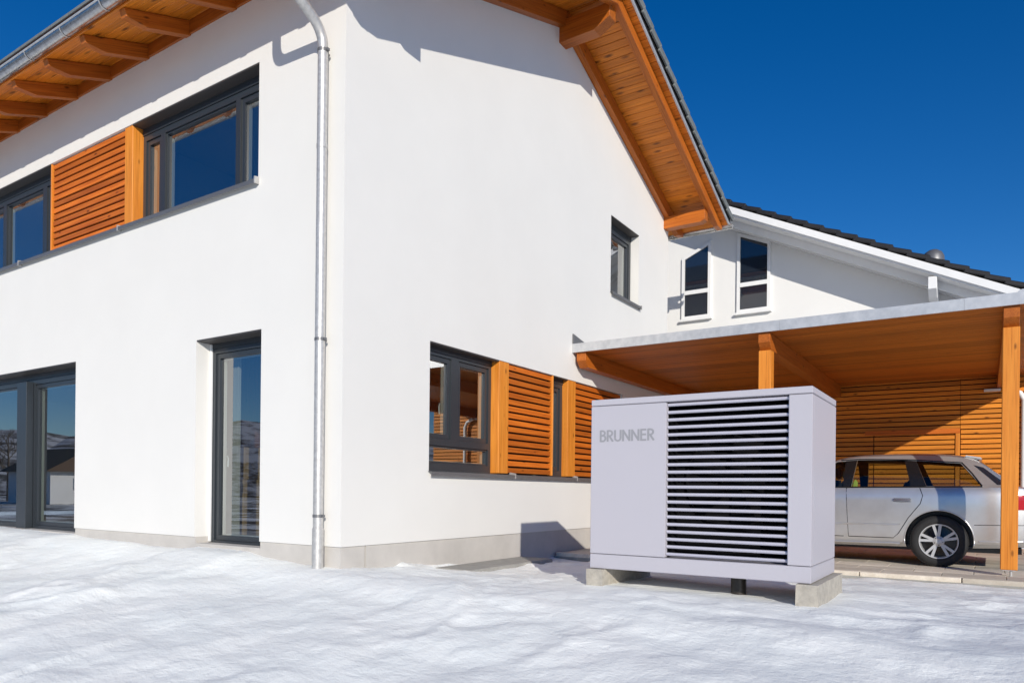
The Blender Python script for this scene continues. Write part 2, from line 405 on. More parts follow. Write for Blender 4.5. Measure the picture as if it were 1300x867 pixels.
# plinth, set back a little under the render
mb = MB(); wall_mesh(LW, HX0+.02, -.014, -.75, 0, .34, [(a, b, c_, 0) for a, b, c_, d in LH[1:]], mb)
for v in mb.bm.verts:
    if v.co.y < .001: v.co.y = .014
mb.build('plinth', plinth_m, house)
MB().box((-.35, .356, -.75), (-.014, GY-.014, -.001)).build('plinth', plinth_m, house)
MB().box((HX0+.02, GY-.3, -.75), (-.36, GY-.014, -.001)).build('plinth', plinth_m, house)
# floors, ceilings and partitions inside
for a, b, m in (((HX0+.36, .36, -.3), (-.36, GY-.36, Z_B-.01), floor_m), ((HX0+.36, .36, 2.50), (-.36, GY-.36, 2.85), interior), ((HX0+.36, .36, 5.55), (-.36, GY-.36, 5.72), interior)):
    MB().box(a, b).build('floor_slab', m, house)
for a, b, m in (((-3.55, .37, -.08), (-3.45, 5.2, 2.49), wood_brown), ((-3.44, 5.2, -.08), (-.37, 5.3, 2.49), interior), ((-12.6, 4.4, -.08), (-3.56, 4.5, 2.49), interior),
                ((-5.0, .37, 2.86), (-4.9, 4.0, 5.54), interior), ((-12.6, 4.0, 2.86), (-.37, 4.1, 5.54), interior)):
    MB().box(a, b).build('partition', m, house)

def window(pt, a0, a1, z0, z1, rec, lights, parent=house, fw=.062, box=.0, name='window', glz=glazing, inner=True):
    """outer frame (the window mesh) with sashes, panes and handles as its pieces.
    lights: list of (a0,a1,z0,z1,kind,handle side) openings inside the frame"""
    d0, d1 = rec, rec+.085
    mb = MB()
    B = lambda A, Bb, Cc, D, e0, e1: mb.box(*[V((min(p_[i] for p_ in (pt(A, e0, Cc), pt(Bb, e1, D))) for i in range(3))), V((max(p_[i] for p_ in (pt(A, e0, Cc), pt(Bb, e1, D))) for i in range(3)))])
    wall_mesh(pt, a0, a1, z0, z1-box, .085, [(l[0], l[1], l[2], l[3]) for l in lights], mb)
    # wall_mesh works at depth 0..T: push to the recess
    off = pt(0, rec, 0)-pt(0, 0, 0)
    for v in mb.bm.verts: v.co += off
    w = mb.build(name, frame_m, parent)
    if box:
        mb = MB(); A, Bp = pt(a0+.002, rec-.012, z1-box+.002), pt(a1-.002, rec+.16, z1-.002)
        mb.box([min(A[i], Bp[i]) for i in range(3)], [max(A[i], Bp[i]) for i in range(3)]).build('shutter_box', frame_m, w)
    for l in lights:
        A, Bb, Cc, D, kind, hs_ = l
        g = .003; sw = .058 if kind == 'sash' else .022
        mb = MB(); wall_mesh(pt, A+g, Bb-g, Cc+g, D-g, .055, [(A+sw, Bb-sw, Cc+sw, D-sw)], mb)
        o_ = pt(0, rec+.018, 0)-pt(0, 0, 0)
        for v in mb.bm.verts: v.co += o_
        mb.build('sash', frame_m, w)
        mb = MB(); mb.poly([pt(A+sw-.004, rec+.045, Cc+sw-.004), pt(Bb-sw+.004, rec+.045, Cc+sw-.004), pt(Bb-sw+.004, rec+.045, D-sw+.004), pt(A+sw-.004, rec+.045, D-sw+.004)])
        mb.build('pane', glz, w)
        if inner:
            mb = MB(); wall_mesh(pt, A+g, Bb-g, Cc+g, D-g, .03, [(A+sw+.012, Bb-sw-.012, Cc+sw+.012, D-sw-.012)], mb)
            o_ = pt(0, rec+.076, 0)-pt(0, 0, 0)
            for v in mb.bm.verts: v.co += o_
            mb.build('inner_frame', frame_in, w)
        if hs_:
            ha = (Bb-.03) if hs_ == 'r' else (A+.03); hz = Cc+(D-Cc)*.45
            mb = MB(); mb.tube([pt(ha, rec+.105, hz), pt(ha, rec+.15, hz+.005), pt(ha, rec+.16, hz-.03), pt(ha, rec+.155, hz-.12)], .009, 8); mb.build('handle', white_obj, w, smooth=40)
    return w
R0 = .15
# upper floor band, right window (three lights) and left window
zt = Z_H; zs = Z_S+.066
wu = window(LW, -3.77, -1.30, zs, zt, R0, [(-3.71, -3.385, zs+.03, zt-.17, 'sash', None), (-3.29, -1.90, zs+.03, zt-.17, 'fix', None), (-1.82, -1.37, zs+.03, zt-.17, 'sash', 'r')], box=.10)
window(LW, -8.3, -5.87, zs, zt, R0, [(-8.2, -7.70, zs+.03, zt-.17, 'sash', None), (-7.60, -6.42, zs+.03, zt-.17, 'fix', None), (-6.30, -5.93, zs+.03, zt-.17, 'sash', None)], box=.10)
# ground floor: narrow door light and wide glazed door
window(LW, -2.372, -1.225, Z_B, Z_D, .2, [(-2.30, -1.30, Z_B+.03, Z_D-.13, 'sash', 'l')], box=.075, name='glazed_door')
window(LW, -9.4, -5.105, Z_B, Z_D, .2, [(-9.3, -7.20, Z_B+.06, Z_D-.17, 'fix', None), (-6.72, -5.18, Z_B+.05, Z_D-.17, 'sash', None)], box=.10, name='glazed_door')
MB().box((-7.06, .10, Z_B+.002), (-6.76, .198, Z_D-.135)).build('door_post', frame_m, house, bevel=.004)
MB().box((-2.373, .17, Z_B+.01), (-2.345, .198, Z_D-.02)).build('shutter_rail', white_paint, house, bevel=.003)
for a, b, d, z_, q in ((-3.77, -1.301, .14, Z_H, LW), (-8.3, -5.872, .14, Z_H, LW), (-2.374, -1.223, .19, Z_D, LW), (-9.399, -5.106, .19, Z_D, LW), (1.314, 2.70, .12, 2.235, GW), (4.10, 4.52, .09, 2.235, GW), (5.931, 7.079, .15, 5.145, GW)):
    A, B_ = q(a, .004, z_-.016), q(b, d, z_-.002)
    MB().box([min(A[i], B_[i]) for i in range(3)], [max(A[i], B_[i]) for i in range(3)]).build('head_plate', head_m, house)
# gable windows
gz0, gz1 = .786, 2.235
window(GW, 1.313, 2.70, gz0, gz1, .13, [(1.38, 1.87, 1.165, 2.125, 'sash', 'r'), (2.01, 2.645, 1.165, 2.125, 'sash', None), (1.38, 2.645, .88, 1.085, 'fix', None)], box=.075, fw=.08)
window(GW, 4.10, 4.52, gz0, gz1, .10, [(4.17, 4.45, gz0+.08, gz1-.14, 'sash', None)], box=.08)
window(GW, 5.93, 7.08, 3.884, 5.145, .16, [(6.0, 7.0, 3.96, 4.98, 'sash', None)], box=.10)
# sills
def sill(pt, a0, a1, z, parts, dep):
    x = a0
    for k in range(parts):
        b = a0+(a1-a0)*(k+1)/parts
        mb = MB(); mb.prism([pt(x+.001, dep, z+.012), pt(x+.001, -.055, z-.004), pt(x+.001, -.055, z-.05), pt(x+.001, -.048, z-.05), pt(x+.001, -.048, z-.010), pt(x+.001, dep, z+.004)], pt(b-.001, 0, 0)-pt(x+.001, 0, 0))
        s_ = mb.build('window_sill', sillm, house)
        mb = MB(); mb.prism([pt(b-.012, dep*.3, z+.035), pt(b-.012, -.06, z+.018), pt(b-.012, -.06, z-.052), pt(b-.012, 0.0-.002, z-.052), pt(b-.012, -.002, z-.02), pt(b-.012, dep*.3, z-.0)], pt(.014, 0, 0)-pt(0, 0, 0)); mb.build('end_cap', galv, s_)
        x = b
sill(LW, -9.4, -1.285, Z_S+.058, 3, .15)
sill(GW, 1.30, 6.47, .775, 3, .13)
sill(GW, 5.915, 7.11, 3.875, 1, .16)
# slatted timber panels with their jamb posts
def slat_panel(pt, a0, a1, z0, z1, n, out=0.0):
    MB_ = MB(); A, B_ = pt(a0, .080, z0), pt(a1, .11, z1)
    MB_.box([min(A[i], B_[i]) for i in range(3)], [max(A[i], B_[i]) for i in range(3)]); pn = MB_.build('slat_panel', darkm, house)
    p_ = (z1-z0)/n; up = pt(0, -1, 0)-pt(0, 0, 0)
    for k in range(n):
        z = z0+p_*(k+.5); j = random.uniform(-.0025, .0025)
        beam('slat', pt(a0+.004, .043+j, z), pt(a1-.004, .043+j+random.uniform(-.002, .002), z), round(p_-.024, 4), .028, wood_slat, pn, up=up, bevel=.003)
slat_panel(LW, -5.845, -3.955, Z_S+.075, Z_H-.004, 14)
beam('jamb_post', (-3.862, .11, Z_S+.07), (-3.862, .11, Z_H-.004), .18, .20, wood_light, house, up=(0, -1, 0))
beam('jamb_post', (-5.858, .09, Z_S+.07), (-5.858, .09, Z_H-.004), .022, .17, wood_light, house, up=(0, -1, 0))
slat_panel(GW, 2.935, 4.07, .79, 2.231, 16)
beam('jamb_post', GW(2.815, .10, .79), GW(2.815, .10, 2.231), .225, .19, wood_light, house, up=(1, 0, 0))
beam('jamb_post', GW(4.085, .09, .79), GW(4.085, .09, 2.231), .022, .17, wood_light, house, up=(1, 0, 0))
slat_panel(GW, 4.775, 6.43, .79, 2.231, 16)
beam('jamb_post', GW(4.645, .10, .79), GW(4.645, .10, 2.231), .245, .19, wood_light, house, up=(1, 0, 0))

# ---- roof
EY = -.80; BY = GY+.60; XV = 1.0
th = math.atan(sl_); cs, sn = math.cos(th), math.sin(th)
roof = thing('roof', (0, RY, 5.9), None, None); del_keys = None
roof.parent = house; roof.matrix_basis = WM[house].inverted() @ WM[roof]
def slope(side, s, n_off):
    """point on the roof: s metres up the slope from the eaves wall line, n_off above the soffit plane"""
    if side == 'l': return V((0, s*cs - n_off*sn, 5.98 + s*sn + n_off*cs))
    return V((0, GY - s*cs + n_off*sn, 5.98 + s*sn + n_off*cs))
SR = RY/cs; SL0 = EY/cs; SB0 = -(BY-GY)/cs
for side, s0 in (('l', SL0), ('r', SB0)):
    nrm = slope(side, 0, 1)-slope(side, 0, 0)
    bw = .135; k = 0; s = s0
    while s < SR-.01:
        e = min(s+bw, SR-.002); m_ = (s+e)/2; q = slope(side, m_, .011)
        xa = HX0-.8 if m_ < .05 else -.05
        beam('soffit_board', V((xa, 0, 0))+q, V((XV, 0, 0))+q, round(e-s-.005, 4), .02, wood_soffit, roof, up=nrm, bevel=.004)
        s = e
    a, b = slope(side, s0-.01, .022), slope(side, SR, .022); c_, d = slope(side, SR, .15), slope(side, s0-.01, .15)
    mb = MB(); mb.prism([V((HX0-.8, 0, 0))+q for q in (a, b, c_, d)], (XV+.8-HX0-.01, 0, 0)); mb.build('roof_deck', wood_beam, roof)
    # metal verge strip, then a dark strip painted for the shaded gap
    mb = MB(); mb.prism([V((XV-.008, 0, 0))+slope(side, t_, n_) for t_, n_ in ((s0-.02, -.006), (SR, -.006), (SR, .045), (s0-.02, .045))], (.020, 0, 0)); mb.build('verge_strip', zinc, roof)
    mb = MB(); mb.prism([V((XV-.006, 0, 0))+slope(side, t_, n_) for t_, n_ in ((s0-.02, .047), (SR, .047), (SR, .15), (s0-.02, .15))], (.012, 0, 0)); mb.build('verge_strip', tile_dark, roof)  # dark strip stands in for the shade in the gap under the tiles
    # tiles: the courses and, at the verge, single tiles
    s = s0-.05; pit = .335
    while s < SR-.02:
        e = min(s+pit+.05, SR+.03)
        p_, q = slope(side, s, .205), slope(side, e, .17); m_ = (p_+q)/2; d_ = (q-p_)
        nr = d_.cross(V((1, 0, 0))) if side == 'l' else V((1, 0, 0)).cross(d_)
        nr = -nr if nr.z < 0 else nr
        beam('tile_course', V((HX0-.8, 0, 0))+m_, V((XV-.28, 0, 0))+m_, round(d_.length, 3), .035, tile_m, roof, up=nr, bevel=.006)
        beam('verge_tile', V((XV-.275, 0, 0))+m_, V((XV+.06, 0, 0))+m_, round(d_.length, 3), .042, tile_m, roof, up=nr, bevel=.008)
        t_ = beam('verge_tile_edge', V((XV+.038, 0, 0))+(p_+nr.normalized()*-.04), V((XV+.038, 0, 0))+(q+nr.normalized()*-.045), .036, .07, tile_m, roof, up=nr, bevel=.006)
        s += pit
# ridge tiles
x = XV+.06
while x > -3.2:
    mb = MB(); mb.lathe([(.11, -.19), (.125, .19)], (x-.19, RY, rz(RY)+.20), 'x', 16); mb.build('ridge_tile', tile_m, roof, smooth=50); x -= .36
# rafters: tails at the front eaves, verge and wall rafter
for k in range(17):
    xr_ = .82-.853*k if k != 1 else .055
    if k in (0, 1): continue
    q0, q1 = slope('l', SL0+.02, 0), slope('l', .5, 0); Ln = (q1-q0).length
    profbeam('rafter', V((xr_, 0, 0))+q0, V((xr_, 0, 0))+q1, ((0, -.004), (0, -.085), (.23, -.165), (Ln, -.165), (Ln, -.004)), .10, wood_beam, roof, up=slope('l', 0, 1)-slope('l', 0, 0))
for side, s0 in (('l', SL0), ('r', SB0)):
    nrm = slope(side, 0, 1)-slope(side, 0, 0)
    for xr_, dp, w_ in ((.83, .165, .10), (.053, .215, .10)):
        q0, q1 = slope(side, s0+.02, 0), slope(side, SR-(.06 if side == 'l' else 0), 0); Ln = (q1-q0).length
        profbeam('rafter', V((xr_, 0, 0))+q0, V((xr_, 0, 0))+q1, ((0, -.004), (0, -.09), (.22, -dp), (Ln, -dp), (Ln, -.004)), w_, wood_beam, roof, up=nrm)
# purlins pushing out through the gable
def purlin(yc, ztop, w, h, cf):
    xe = .80; prof = ((0, 0), (0, -h), (xe+.02-cf*2, -h), (xe+.02, -h+cf), (xe+.02, 0))
    profbeam('purlin', (-.02, yc, ztop), (xe, yc, ztop), prof, w, wood_light if False else wood_beam, roof)
purlin(RY, rz(RY)-.17, .20, .31, .12)
purlin(.15, rz(.15)-.19, .18, .22, .04)
purlin(GY-.15, rz(.15)-.19, .18, .22, .04)
beam('wall_plate', (HX0-.6, .005, 5.90), (-.05, .005, 5.90), .06, .17, wood_beam, roof)
# gutters
def gutter(y, z, x0, x1, sgn, nm):
    mb = MB(); R = .072; n = 14; pr = []
    for k in range(n+1):
        a = math.pi + math.pi*k/n; pr.append((math.cos(a)*R, math.sin(a)*R))
    out = [(-R-.0, .0)]+pr
    v0 = [mb.bm.verts.new((x0, y+a, z+b)) for a, b in pr]; v1 = [mb.bm.verts.new((x1, y+a, z+b)) for a, b in pr]
    w0 = [mb.bm.verts.new((x0, y+a*.95, z+b*.95)) for a, b in pr]; w1 = [mb.bm.verts.new((x1, y+a*.95, z+b*.95)) for a, b in pr]
    for i in range(n): mb.bm.faces.new((v0[i], v0[i+1], v1[i+1], v1[i])); mb.bm.faces.new((w0[i], w1[i], w1[i+1], w0[i+1]))
    for a, b in ((v0, w0), (v1, w1)): mb.bm.faces.new(a+b[::-1])
    for i in (0, n): mb.bm.faces.new((v0[i], v1[i], w1[i], w0[i]))
    mb.bm.faces.new([mb.bm.verts.new((x1-.002, y+a*.99, z+b*.99)) for a, b in pr])
    g = mb.build('gutter', gutter_m, house, smooth=40)
    MB().tube([(x0, y-sgn*R, z+.004), (x1, y-sgn*R, z+.004)], .011, 10).build('gutter_bead', zinc, g, smooth=60)
    x = x1-.35
    while x > max(x0, -9.5):
        mb = MB(); pr2 = [(math.cos(math.pi+math.pi*k/16)*(R+.004), math.sin(math.pi+math.pi*k/16)*(R+.004)) for k in range(17)]
        for dx in (0,):
            a = [mb.bm.verts.new((x, y+p_, z+q)) for p_, q in pr2]; b = [mb.bm.verts.new((x+.022, y+p_, z+q)) for p_, q in pr2]
            for i in range(16): mb.bm.faces.new((a[i], a[i+1], b[i+1], b[i]))
        mb.build('gutter_bracket', galv, g, smooth=60); x -= .853
    return g
GYC, GZC = -.865, 5.765
gutter(GYC, GZC, HX0-.8, XV+.0, 1, 'g')
g2 = gutter(BY+.045, GZC+.01, -3, XV+.06, -1, 'g')
# downpipe with its swan neck
px_, py_ = -.225, -.085
mb = MB(); path = [(px_, GYC, GZC-.06), (px_, GYC, GZC-.16)]
def arc(c0, c1, c2, n=7):
    return [V(c0)*(1-t)**2+2*V(c1)*t*(1-t)+V(c2)*t*t for t in [i/n for i in range(1, n+1)]]
path += arc((px_, GYC, GZC-.16), (px_, GYC, GZC-.33), (px_, GYC+.13, GZC-.40))
path += arc((px_, py_-.16, 5.10), (px_, py_, 5.03), (px_, py_, 4.86))[0:0]
path += [(px_, py_-.15, 5.10)] + arc((px_, py_-.15, 5.10), (px_, py_, 5.02), (px_, py_, 4.86))
path += [(px_, py_, 3.0), (px_, py_, .02)]
dp = mb.tube(path, .05, 20).build('downpipe', galv, house, smooth=50)
MB().tube([(px_, py_, .18), (px_, py_, -.45)], .0565, 20).build('standpipe', galv, dp, smooth=50)
for z in (4.83, 2.02, .30):
    mb = MB(); mb.lathe([(.05, -.014), (.0545, -.014), (.0545, .014), (.05, .014)], (px_, py_, z), 'z', 20, True); mb.box((px_+.05, py_-.012, z-.012), (px_+.075, py_+.02, z+.012)); mb.box((px_-.006, py_+.05, z-.008), (px_+.006, .0, z+.008)); mb.build('pipe_clamp', sillm, dp)
mb = MB(); mb.lathe([(.0505, -.02), (.0535, -.02), (.0535, .02), (.0505, .02)], (px_, py_, 3.9), 'z', 20, True); mb.build('pipe_collar', galv, dp)

# ------------------------------------------------------------------ carport
cp = thing('carport', (2.8, 4.7, PZ), 'flat-roofed timber carport with zinc edge and slatted back wall', 'carport')
CY0, CY1, CX1 = 4.63, 10.2, 6.13
CB, CT = 2.650, 2.782
croof = MB().box((.004, CY0+.03, CB+.03), (CX1-.03, CY1+.2, CT-.02)).build('roof', zinc, cp)
k = 0; y = CY0+.035
while y < CY1-.02:
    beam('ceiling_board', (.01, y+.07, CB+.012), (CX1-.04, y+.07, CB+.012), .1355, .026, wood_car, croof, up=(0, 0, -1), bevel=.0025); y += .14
xx = .003
for w_ in (1.0, 2.0, 2.0, 1.13):
    MB().box((xx+.001, CY0, CB), (xx+w_-.001, CY0+.028, CT)).build('fascia', zinc, croof); MB().box((xx+.001, CY0+.0285, CT-.018), (xx+w_-.001, CY0+.16, CT+.003)).build('edge_flashing', zinc, croof); xx += w_
MB().box((CX1-.028, CY0+.03, CB), (CX1, CY1+.2, CT)).build('fascia', zinc, croof)
MB().prism([(.002, CY0+.001, CT+.004), (.002, CY0+.75, CT+.004), (.002, CY0+.001, CT+.15)], (.02, 0, 0)).build('wall_flashing', sillm, croof)
for xb in (.13, 2.80, 5.445):
    prof = ((0, 0), (0, -.12), (.10, -.215), (CY1-CY0-.10, -.215), (CY1-CY0-.10, 0))
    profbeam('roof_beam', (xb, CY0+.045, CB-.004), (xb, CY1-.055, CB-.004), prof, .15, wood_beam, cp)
for xb in (2.80, 5.445):
    po = beam('post', (xb, CY0+.17, PZ+.07), (xb, CY0+.17, CB-.222), .16, .16, wood_light, cp, up=(0, -1, 0), bevel=.006)
    MB().tube([(xb+.02, CY0+.12, PZ+.001), (xb+.02, CY0+.12, PZ+.075)], .014, 10).build('post_foot', galv, po)
    MB().box((xb-.06, CY0+.09, PZ+.062), (xb+.06, CY0+.25, PZ+.0695)).build('foot_plate', galv, po)
for xb in (.35, 3.45, 6.0):
    beam('post', (xb, CY1-.12+.22, PZ), (xb, CY1-.12+.22, CB-.222), .14, .14, wood_light, cp, up=(0, -1, 0))
# back wall of horizontal slats with a door let into it
bw = MB().box((.02, CY1+.03, PZ+.02), (6.9, CY1+.06, CB+.06)).build('back_wall', darkm, cp)
pit = .0875; z = PZ+.05
while z < CB+.03:
    door = z < 1.68
    segs = ((.03, 3.44), (3.455, 4.75), (4.84, 6.88)) if door else ((.03, 2.4), (2.405, 4.83), (4.835, 6.88))
    for a, b in segs:
        j = random.uniform(-.003, .003); beam('slat', (a, CY1+j, z+pit/2), (b, CY1+j+random.uniform(-.003, .003), z+pit/2+random.uniform(-.0015, .0015)), pit-.018, .03, wood_car_slat, bw, up=(0, -1, 0), bevel=.003)
    z += pit
beam('door_post', (4.795, CY1-.012, PZ+.03), (4.795, CY1-.012, 1.69), .07, .04, wood_light, bw, up=(0, -1, 0))
beam('door_header', (3.3, CY1-.03, 1.72), (4.83, CY1-.03, 1.72), .085, .02, wood_slat, bw, up=(0, -1, 0))
mb = MB(); mb.box((5.18, CY1-.16, 2.38), (5.42, CY1-.02, 2.42)); mb.build('wall_lamp', white_paint, bw, bevel=.006)
# white downpipe of the house behind, at the carport's open end
mb = MB(); mb.tube([(5.76, CY1-.1, .10), (5.76, CY1-.1, 2.2), (5.70, CY1-.1, 2.32), (5.5, CY1-.1, 2.42)], .045, 14); mb.build('rainwater_pipe', white_paint, cp, smooth=50)

# ------------------------------------------------------------------ neighbouring house
NY = 11.0
nb = thing('neighbour_house', (0, NY, 0), 'white neighbouring house with dark tiled roof and slanted-top white windows', 'house')
NS = .49; nz = lambda x: 6.50-NS*(x-.42)          # soffit line on the wall
NXR, NRX = 4.75, -4.6
MB().prism([(NRX-9, NY, -.7), (NXR, NY, -.7), (NXR, NY, nz(NXR)), (NRX, NY, nz(NRX)), (NRX-9, NY, nz(NRX)-9*NS)], (0, 9, 0)).build('wall', plaster_n, nb)
nroof = MB().prism([(NRX, NY-.85, nz(NRX)), (5.62, NY-.85, nz(5.62)), (5.62, NY-.85, nz(5.62)+.16), (NRX, NY-.85, nz(NRX)+.18)], (0, 9, 0)).build('roof', white_paint, nb)
def nbeam(name, x0, x1, y0, dz, w, t, mat):
    return beam(name, (x0, y0, nz(x0)+dz), (x1, y0, nz(x1)+dz), t, w, mat, nroof, up=(NS, 0, 1))
nbeam('bargeboard', NRX, 5.66, NY-.872, .105, .13, .04, white_paint)
nbeam('inner_bargeboard', NRX, 5.58, NY-.46, -.075, .14, .05, white_paint)
nbeam('verge_rafter', NRX, 5.4, NY-.06, -.05, .12, .1, white_paint)
ns = math.hypot(1, NS); x = 5.82; k = 0
ua = V((-1, 0, NS)).normalized(); un = V((NS, 0, 1)).normalized()
while x > NRX:
    base = V((x, 0, nz(x)+.215)); p_ = base+un*.060; q = base+ua*.40+un*.012
    beam('verge_tile', V((0, NY-.74, 0))+p_, V((0, NY-.74, 0))+q, .34, .085, tile_dark, nroof, up=un, bevel=.015)
    beam('tile_course', V((0, NY+3.9, 0))+p_, V((0, NY+3.9, 0))+q, 8.9, .045, tile_dark, nroof, up=un, bevel=.01)
    x -= .335*ua.x*-1
mb = MB(); mb.lathe([(.0, .26), (.08, .248), (.15, .20), (.19, .12), (.20, .0), (.20, -.06), (.14, -.07), (.14, -.60)], (4.31, 11.6, 5.17), 'z', 24); mb.build('roof_vent', sillm, nroof, smooth=60)
MB().prism([(4.31, NY-.95+.11, nz(4.4)-.02), (4.31, NY-.84, nz(4.4)-.24), (4.31, NY-.62, nz(4.4)-.36), (4.31, NY+.01, nz(4.4)-.36), (4.31, NY+.01, nz(4.4)-.06)], (.14, 0, 0)).build('purlin_end', white_paint, nb, bevel=.006)
MB().box((NXR-.02, NY-.03, -.6), (NXR+.05, NY+9, nz(NXR)-.12)).build('corner_trim', plaster_n, nb)
mb = MB(); mb.tube([(5.72, NY-.9, nz(5.62)+.07), (5.72, NY+6, nz(5.62)+.07)], .075, 14); ng = mb.build('gutter', zinc, nb, smooth=60)
MB().tube([(5.72, NY-.7, nz(5.62)+.05), (5.72, NY-.7, nz(5.62)-.5)], .045, 12).build('downpipe', zinc, nb, smooth=60)
def nwin(pts, zt_):
    mb = MB(); P = [V(q) for q in pts]; c_ = sum(P, V())/4
    inn = []
    n = 4
    for i in range(n):
        a, b, d = P[i-1], P[i], P[(i+1) % n]; e1 = (b-a).normalized(); e2 = (d-b).normalized(); w = .065
        n1 = V((-e1.z, 0, e1.x)); n2 = V((-e2.z, 0, e2.x))
        bis = (n1+n2).normalized(); inn.append(b+bis*(w/bis.dot(n1)))
    bm = mb.bm
    def ring(dy): return [bm.verts.new(q+V((0, dy, 0))) for q in P], [bm.verts.new(q+V((0, dy, 0))) for q in inn]
    a, b = ring(-.05); c2, d2 = ring(.01)
    for i in range(n):
        j = (i+1) % n; bm.faces.new((a[i], a[j], b[j], b[i])); bm.faces.new((a[i], c2[i], c2[j], a[j])); bm.faces.new((b[i], b[j], d2[j], d2[i]))
    w_ = mb.build('window', white_paint, nb)
    x0, x1 = inn[0].x, inn[1].x
    MB().box((x0-.01, NY-.054, zt_-.045), (x1+.01, NY-.005, zt_+.045)).build('transom', white_paint, w_)
    MB().poly([(x0, NY-.018, inn[0].z), (x1, NY-.018, inn[1].z), (x1, NY-.018, zt_-.045), (x0, NY-.018, zt_-.045)]); 
    m2 = MB(); m2.poly([(x0, NY-.018, inn[0].z), (x1, NY-.018, inn[1].z), (x1, NY-.018, zt_-.045), (x0, NY-.018, zt_-.045)]); m2.build('pane', pane_n, w_)
    m2 = MB(); m2.poly([(x0, NY-.018, zt_+.045), (x1, NY-.018, zt_+.045), (x1, NY-.018, inn[2].z), (x0, NY-.018, inn[3].z)]); m2.build('pane', pane_n, w_)
    MB().box((P[0].x-.03, NY-.10, P[0].z-.05), (P[1].x+.03, NY-.002, P[0].z-.003)).build('window_sill', white_paint, w_)
nwin([(-.625, NY, 4.50), (.045, NY, 4.50), (.045, NY, 6.20), (-.625, NY, 5.90)], 5.10)
nwin([(.625, NY, 4.50), (1.335, NY, 4.50), (1.335, NY, 5.95), (.625, NY, 6.26)], 5.10)

# ------------------------------------------------------------------ heat pump
UX0, UX1, UY0, UY1, UZ0, UZ1 = 2.32, 4.148, .738, 1.729, -.102, 1.365
hp = thing('heat_pump', ((UX0+UX1)/2, (UY0+UY1)/2, UZ0), 'large pale lavender-grey outdoor heat pump with black louvred front', 'heat pump')
def ubox(name, a, b, mat=casing, bev=.004): return MB().box(a, b).build(name, mat, hp, bevel=bev, seg=2)
g = .0025
ubox('top_cover', (UX0, UY0, 1.31+g), (UX1, UY1, UZ1))
ubox('base_frame', (UX0, UY0, UZ0), (UX1, UY1, .024-g))
fp = ubox('front_panel', (UX0, UY0, .024+g), (3.008, UY0+.06, 1.31-g))
ubox('corner_panel', (3.978, UY0, .024+g), (UX1, UY0+.06, 1.31-g))
ubox('side_panel', (UX1-.04, UY0+.0605, .024+g), (UX1, UY1-.06, 1.31-g))
ubox('side_panel', (UX0, UY0+.0605, .024+g), (UX0+.04, UY1-.06, 1.31-g))
ubox('rear_panel', (UX0, UY1-.0595, .024+g), (UX1, UY1, 1.31-g))
ubox('inner_casing', (UX0+.05, UY0+.30, .03), (UX1-.05, UY1-.07, 1.30), black, 0)
ubox('inner_side', (2.985, UY0+.061, .03), (3.006, UY0+.299, 1.30), black, 0)
ubox('inner_side', (3.980, UY0+.061, .03), (4.0, UY0+.299, 1.30), black, 0)
n = 21; lz0, lz1 = .055, 1.290
for k in range(n):
    z = lz0+(lz1-lz0)*k/(n-1)
    mb = MB(); mb.prism([(3.012, UY0+.022+q_[0]*1.2, z+q_[1]) for q_ in ((.012, -.0145), (.005, -.008), (.0, .001), (.005, .0075), (.016, .0115), (.016, .0095), (.007, .0055), (.003, .001), (.008, -.008), (.015, -.0145))], (.962, 0, 0))
    mb.build('louvre', slat_m, hp)
mb = MB(); mb.lathe([(.38, 0), (.40, -.02), (.42, 0)], (3.49, UY0+.285, .66), 'y', 40); mb.lathe([(.0, -.05), (.09, -.04), (.10, 0)], (3.49, UY0+.285, .66), 'y', 24)
fan = mb.build('fan', black, hp, smooth=40)
for k in range(5):
    a = 2*math.pi*k/5; d_ = V((math.cos(a), 0, math.sin(a))); t_ = V((-math.sin(a), 0, math.cos(a))); c_ = V((3.49, UY0+.265, .66))
    MB().poly([c_+d_*.09-t_*.04, c_+d_*.37-t_*.14+V((0, .01, 0)), c_+d_*.37+t_*.10+V((0, -.04, 0)), c_+d_*.09+t_*.05+V((0, -.03, 0))]).id_data if False else None
    m2 = MB(); m2.poly([c_+d_*.09-t_*.04, c_+d_*.37-t_*.14+V((0, .01, 0)), c_+d_*.37+t_*.10+V((0, -.04, 0)), c_+d_*.09+t_*.05+V((0, -.03, 0))]); m2.build('fan_blade', black, fan)
MB().tube([(3.515, 1.10, UZ0+.005), (3.515, 1.10, -.31)], .062, 20).build('condensate_pipe', pipe_m, hp, smooth=50)
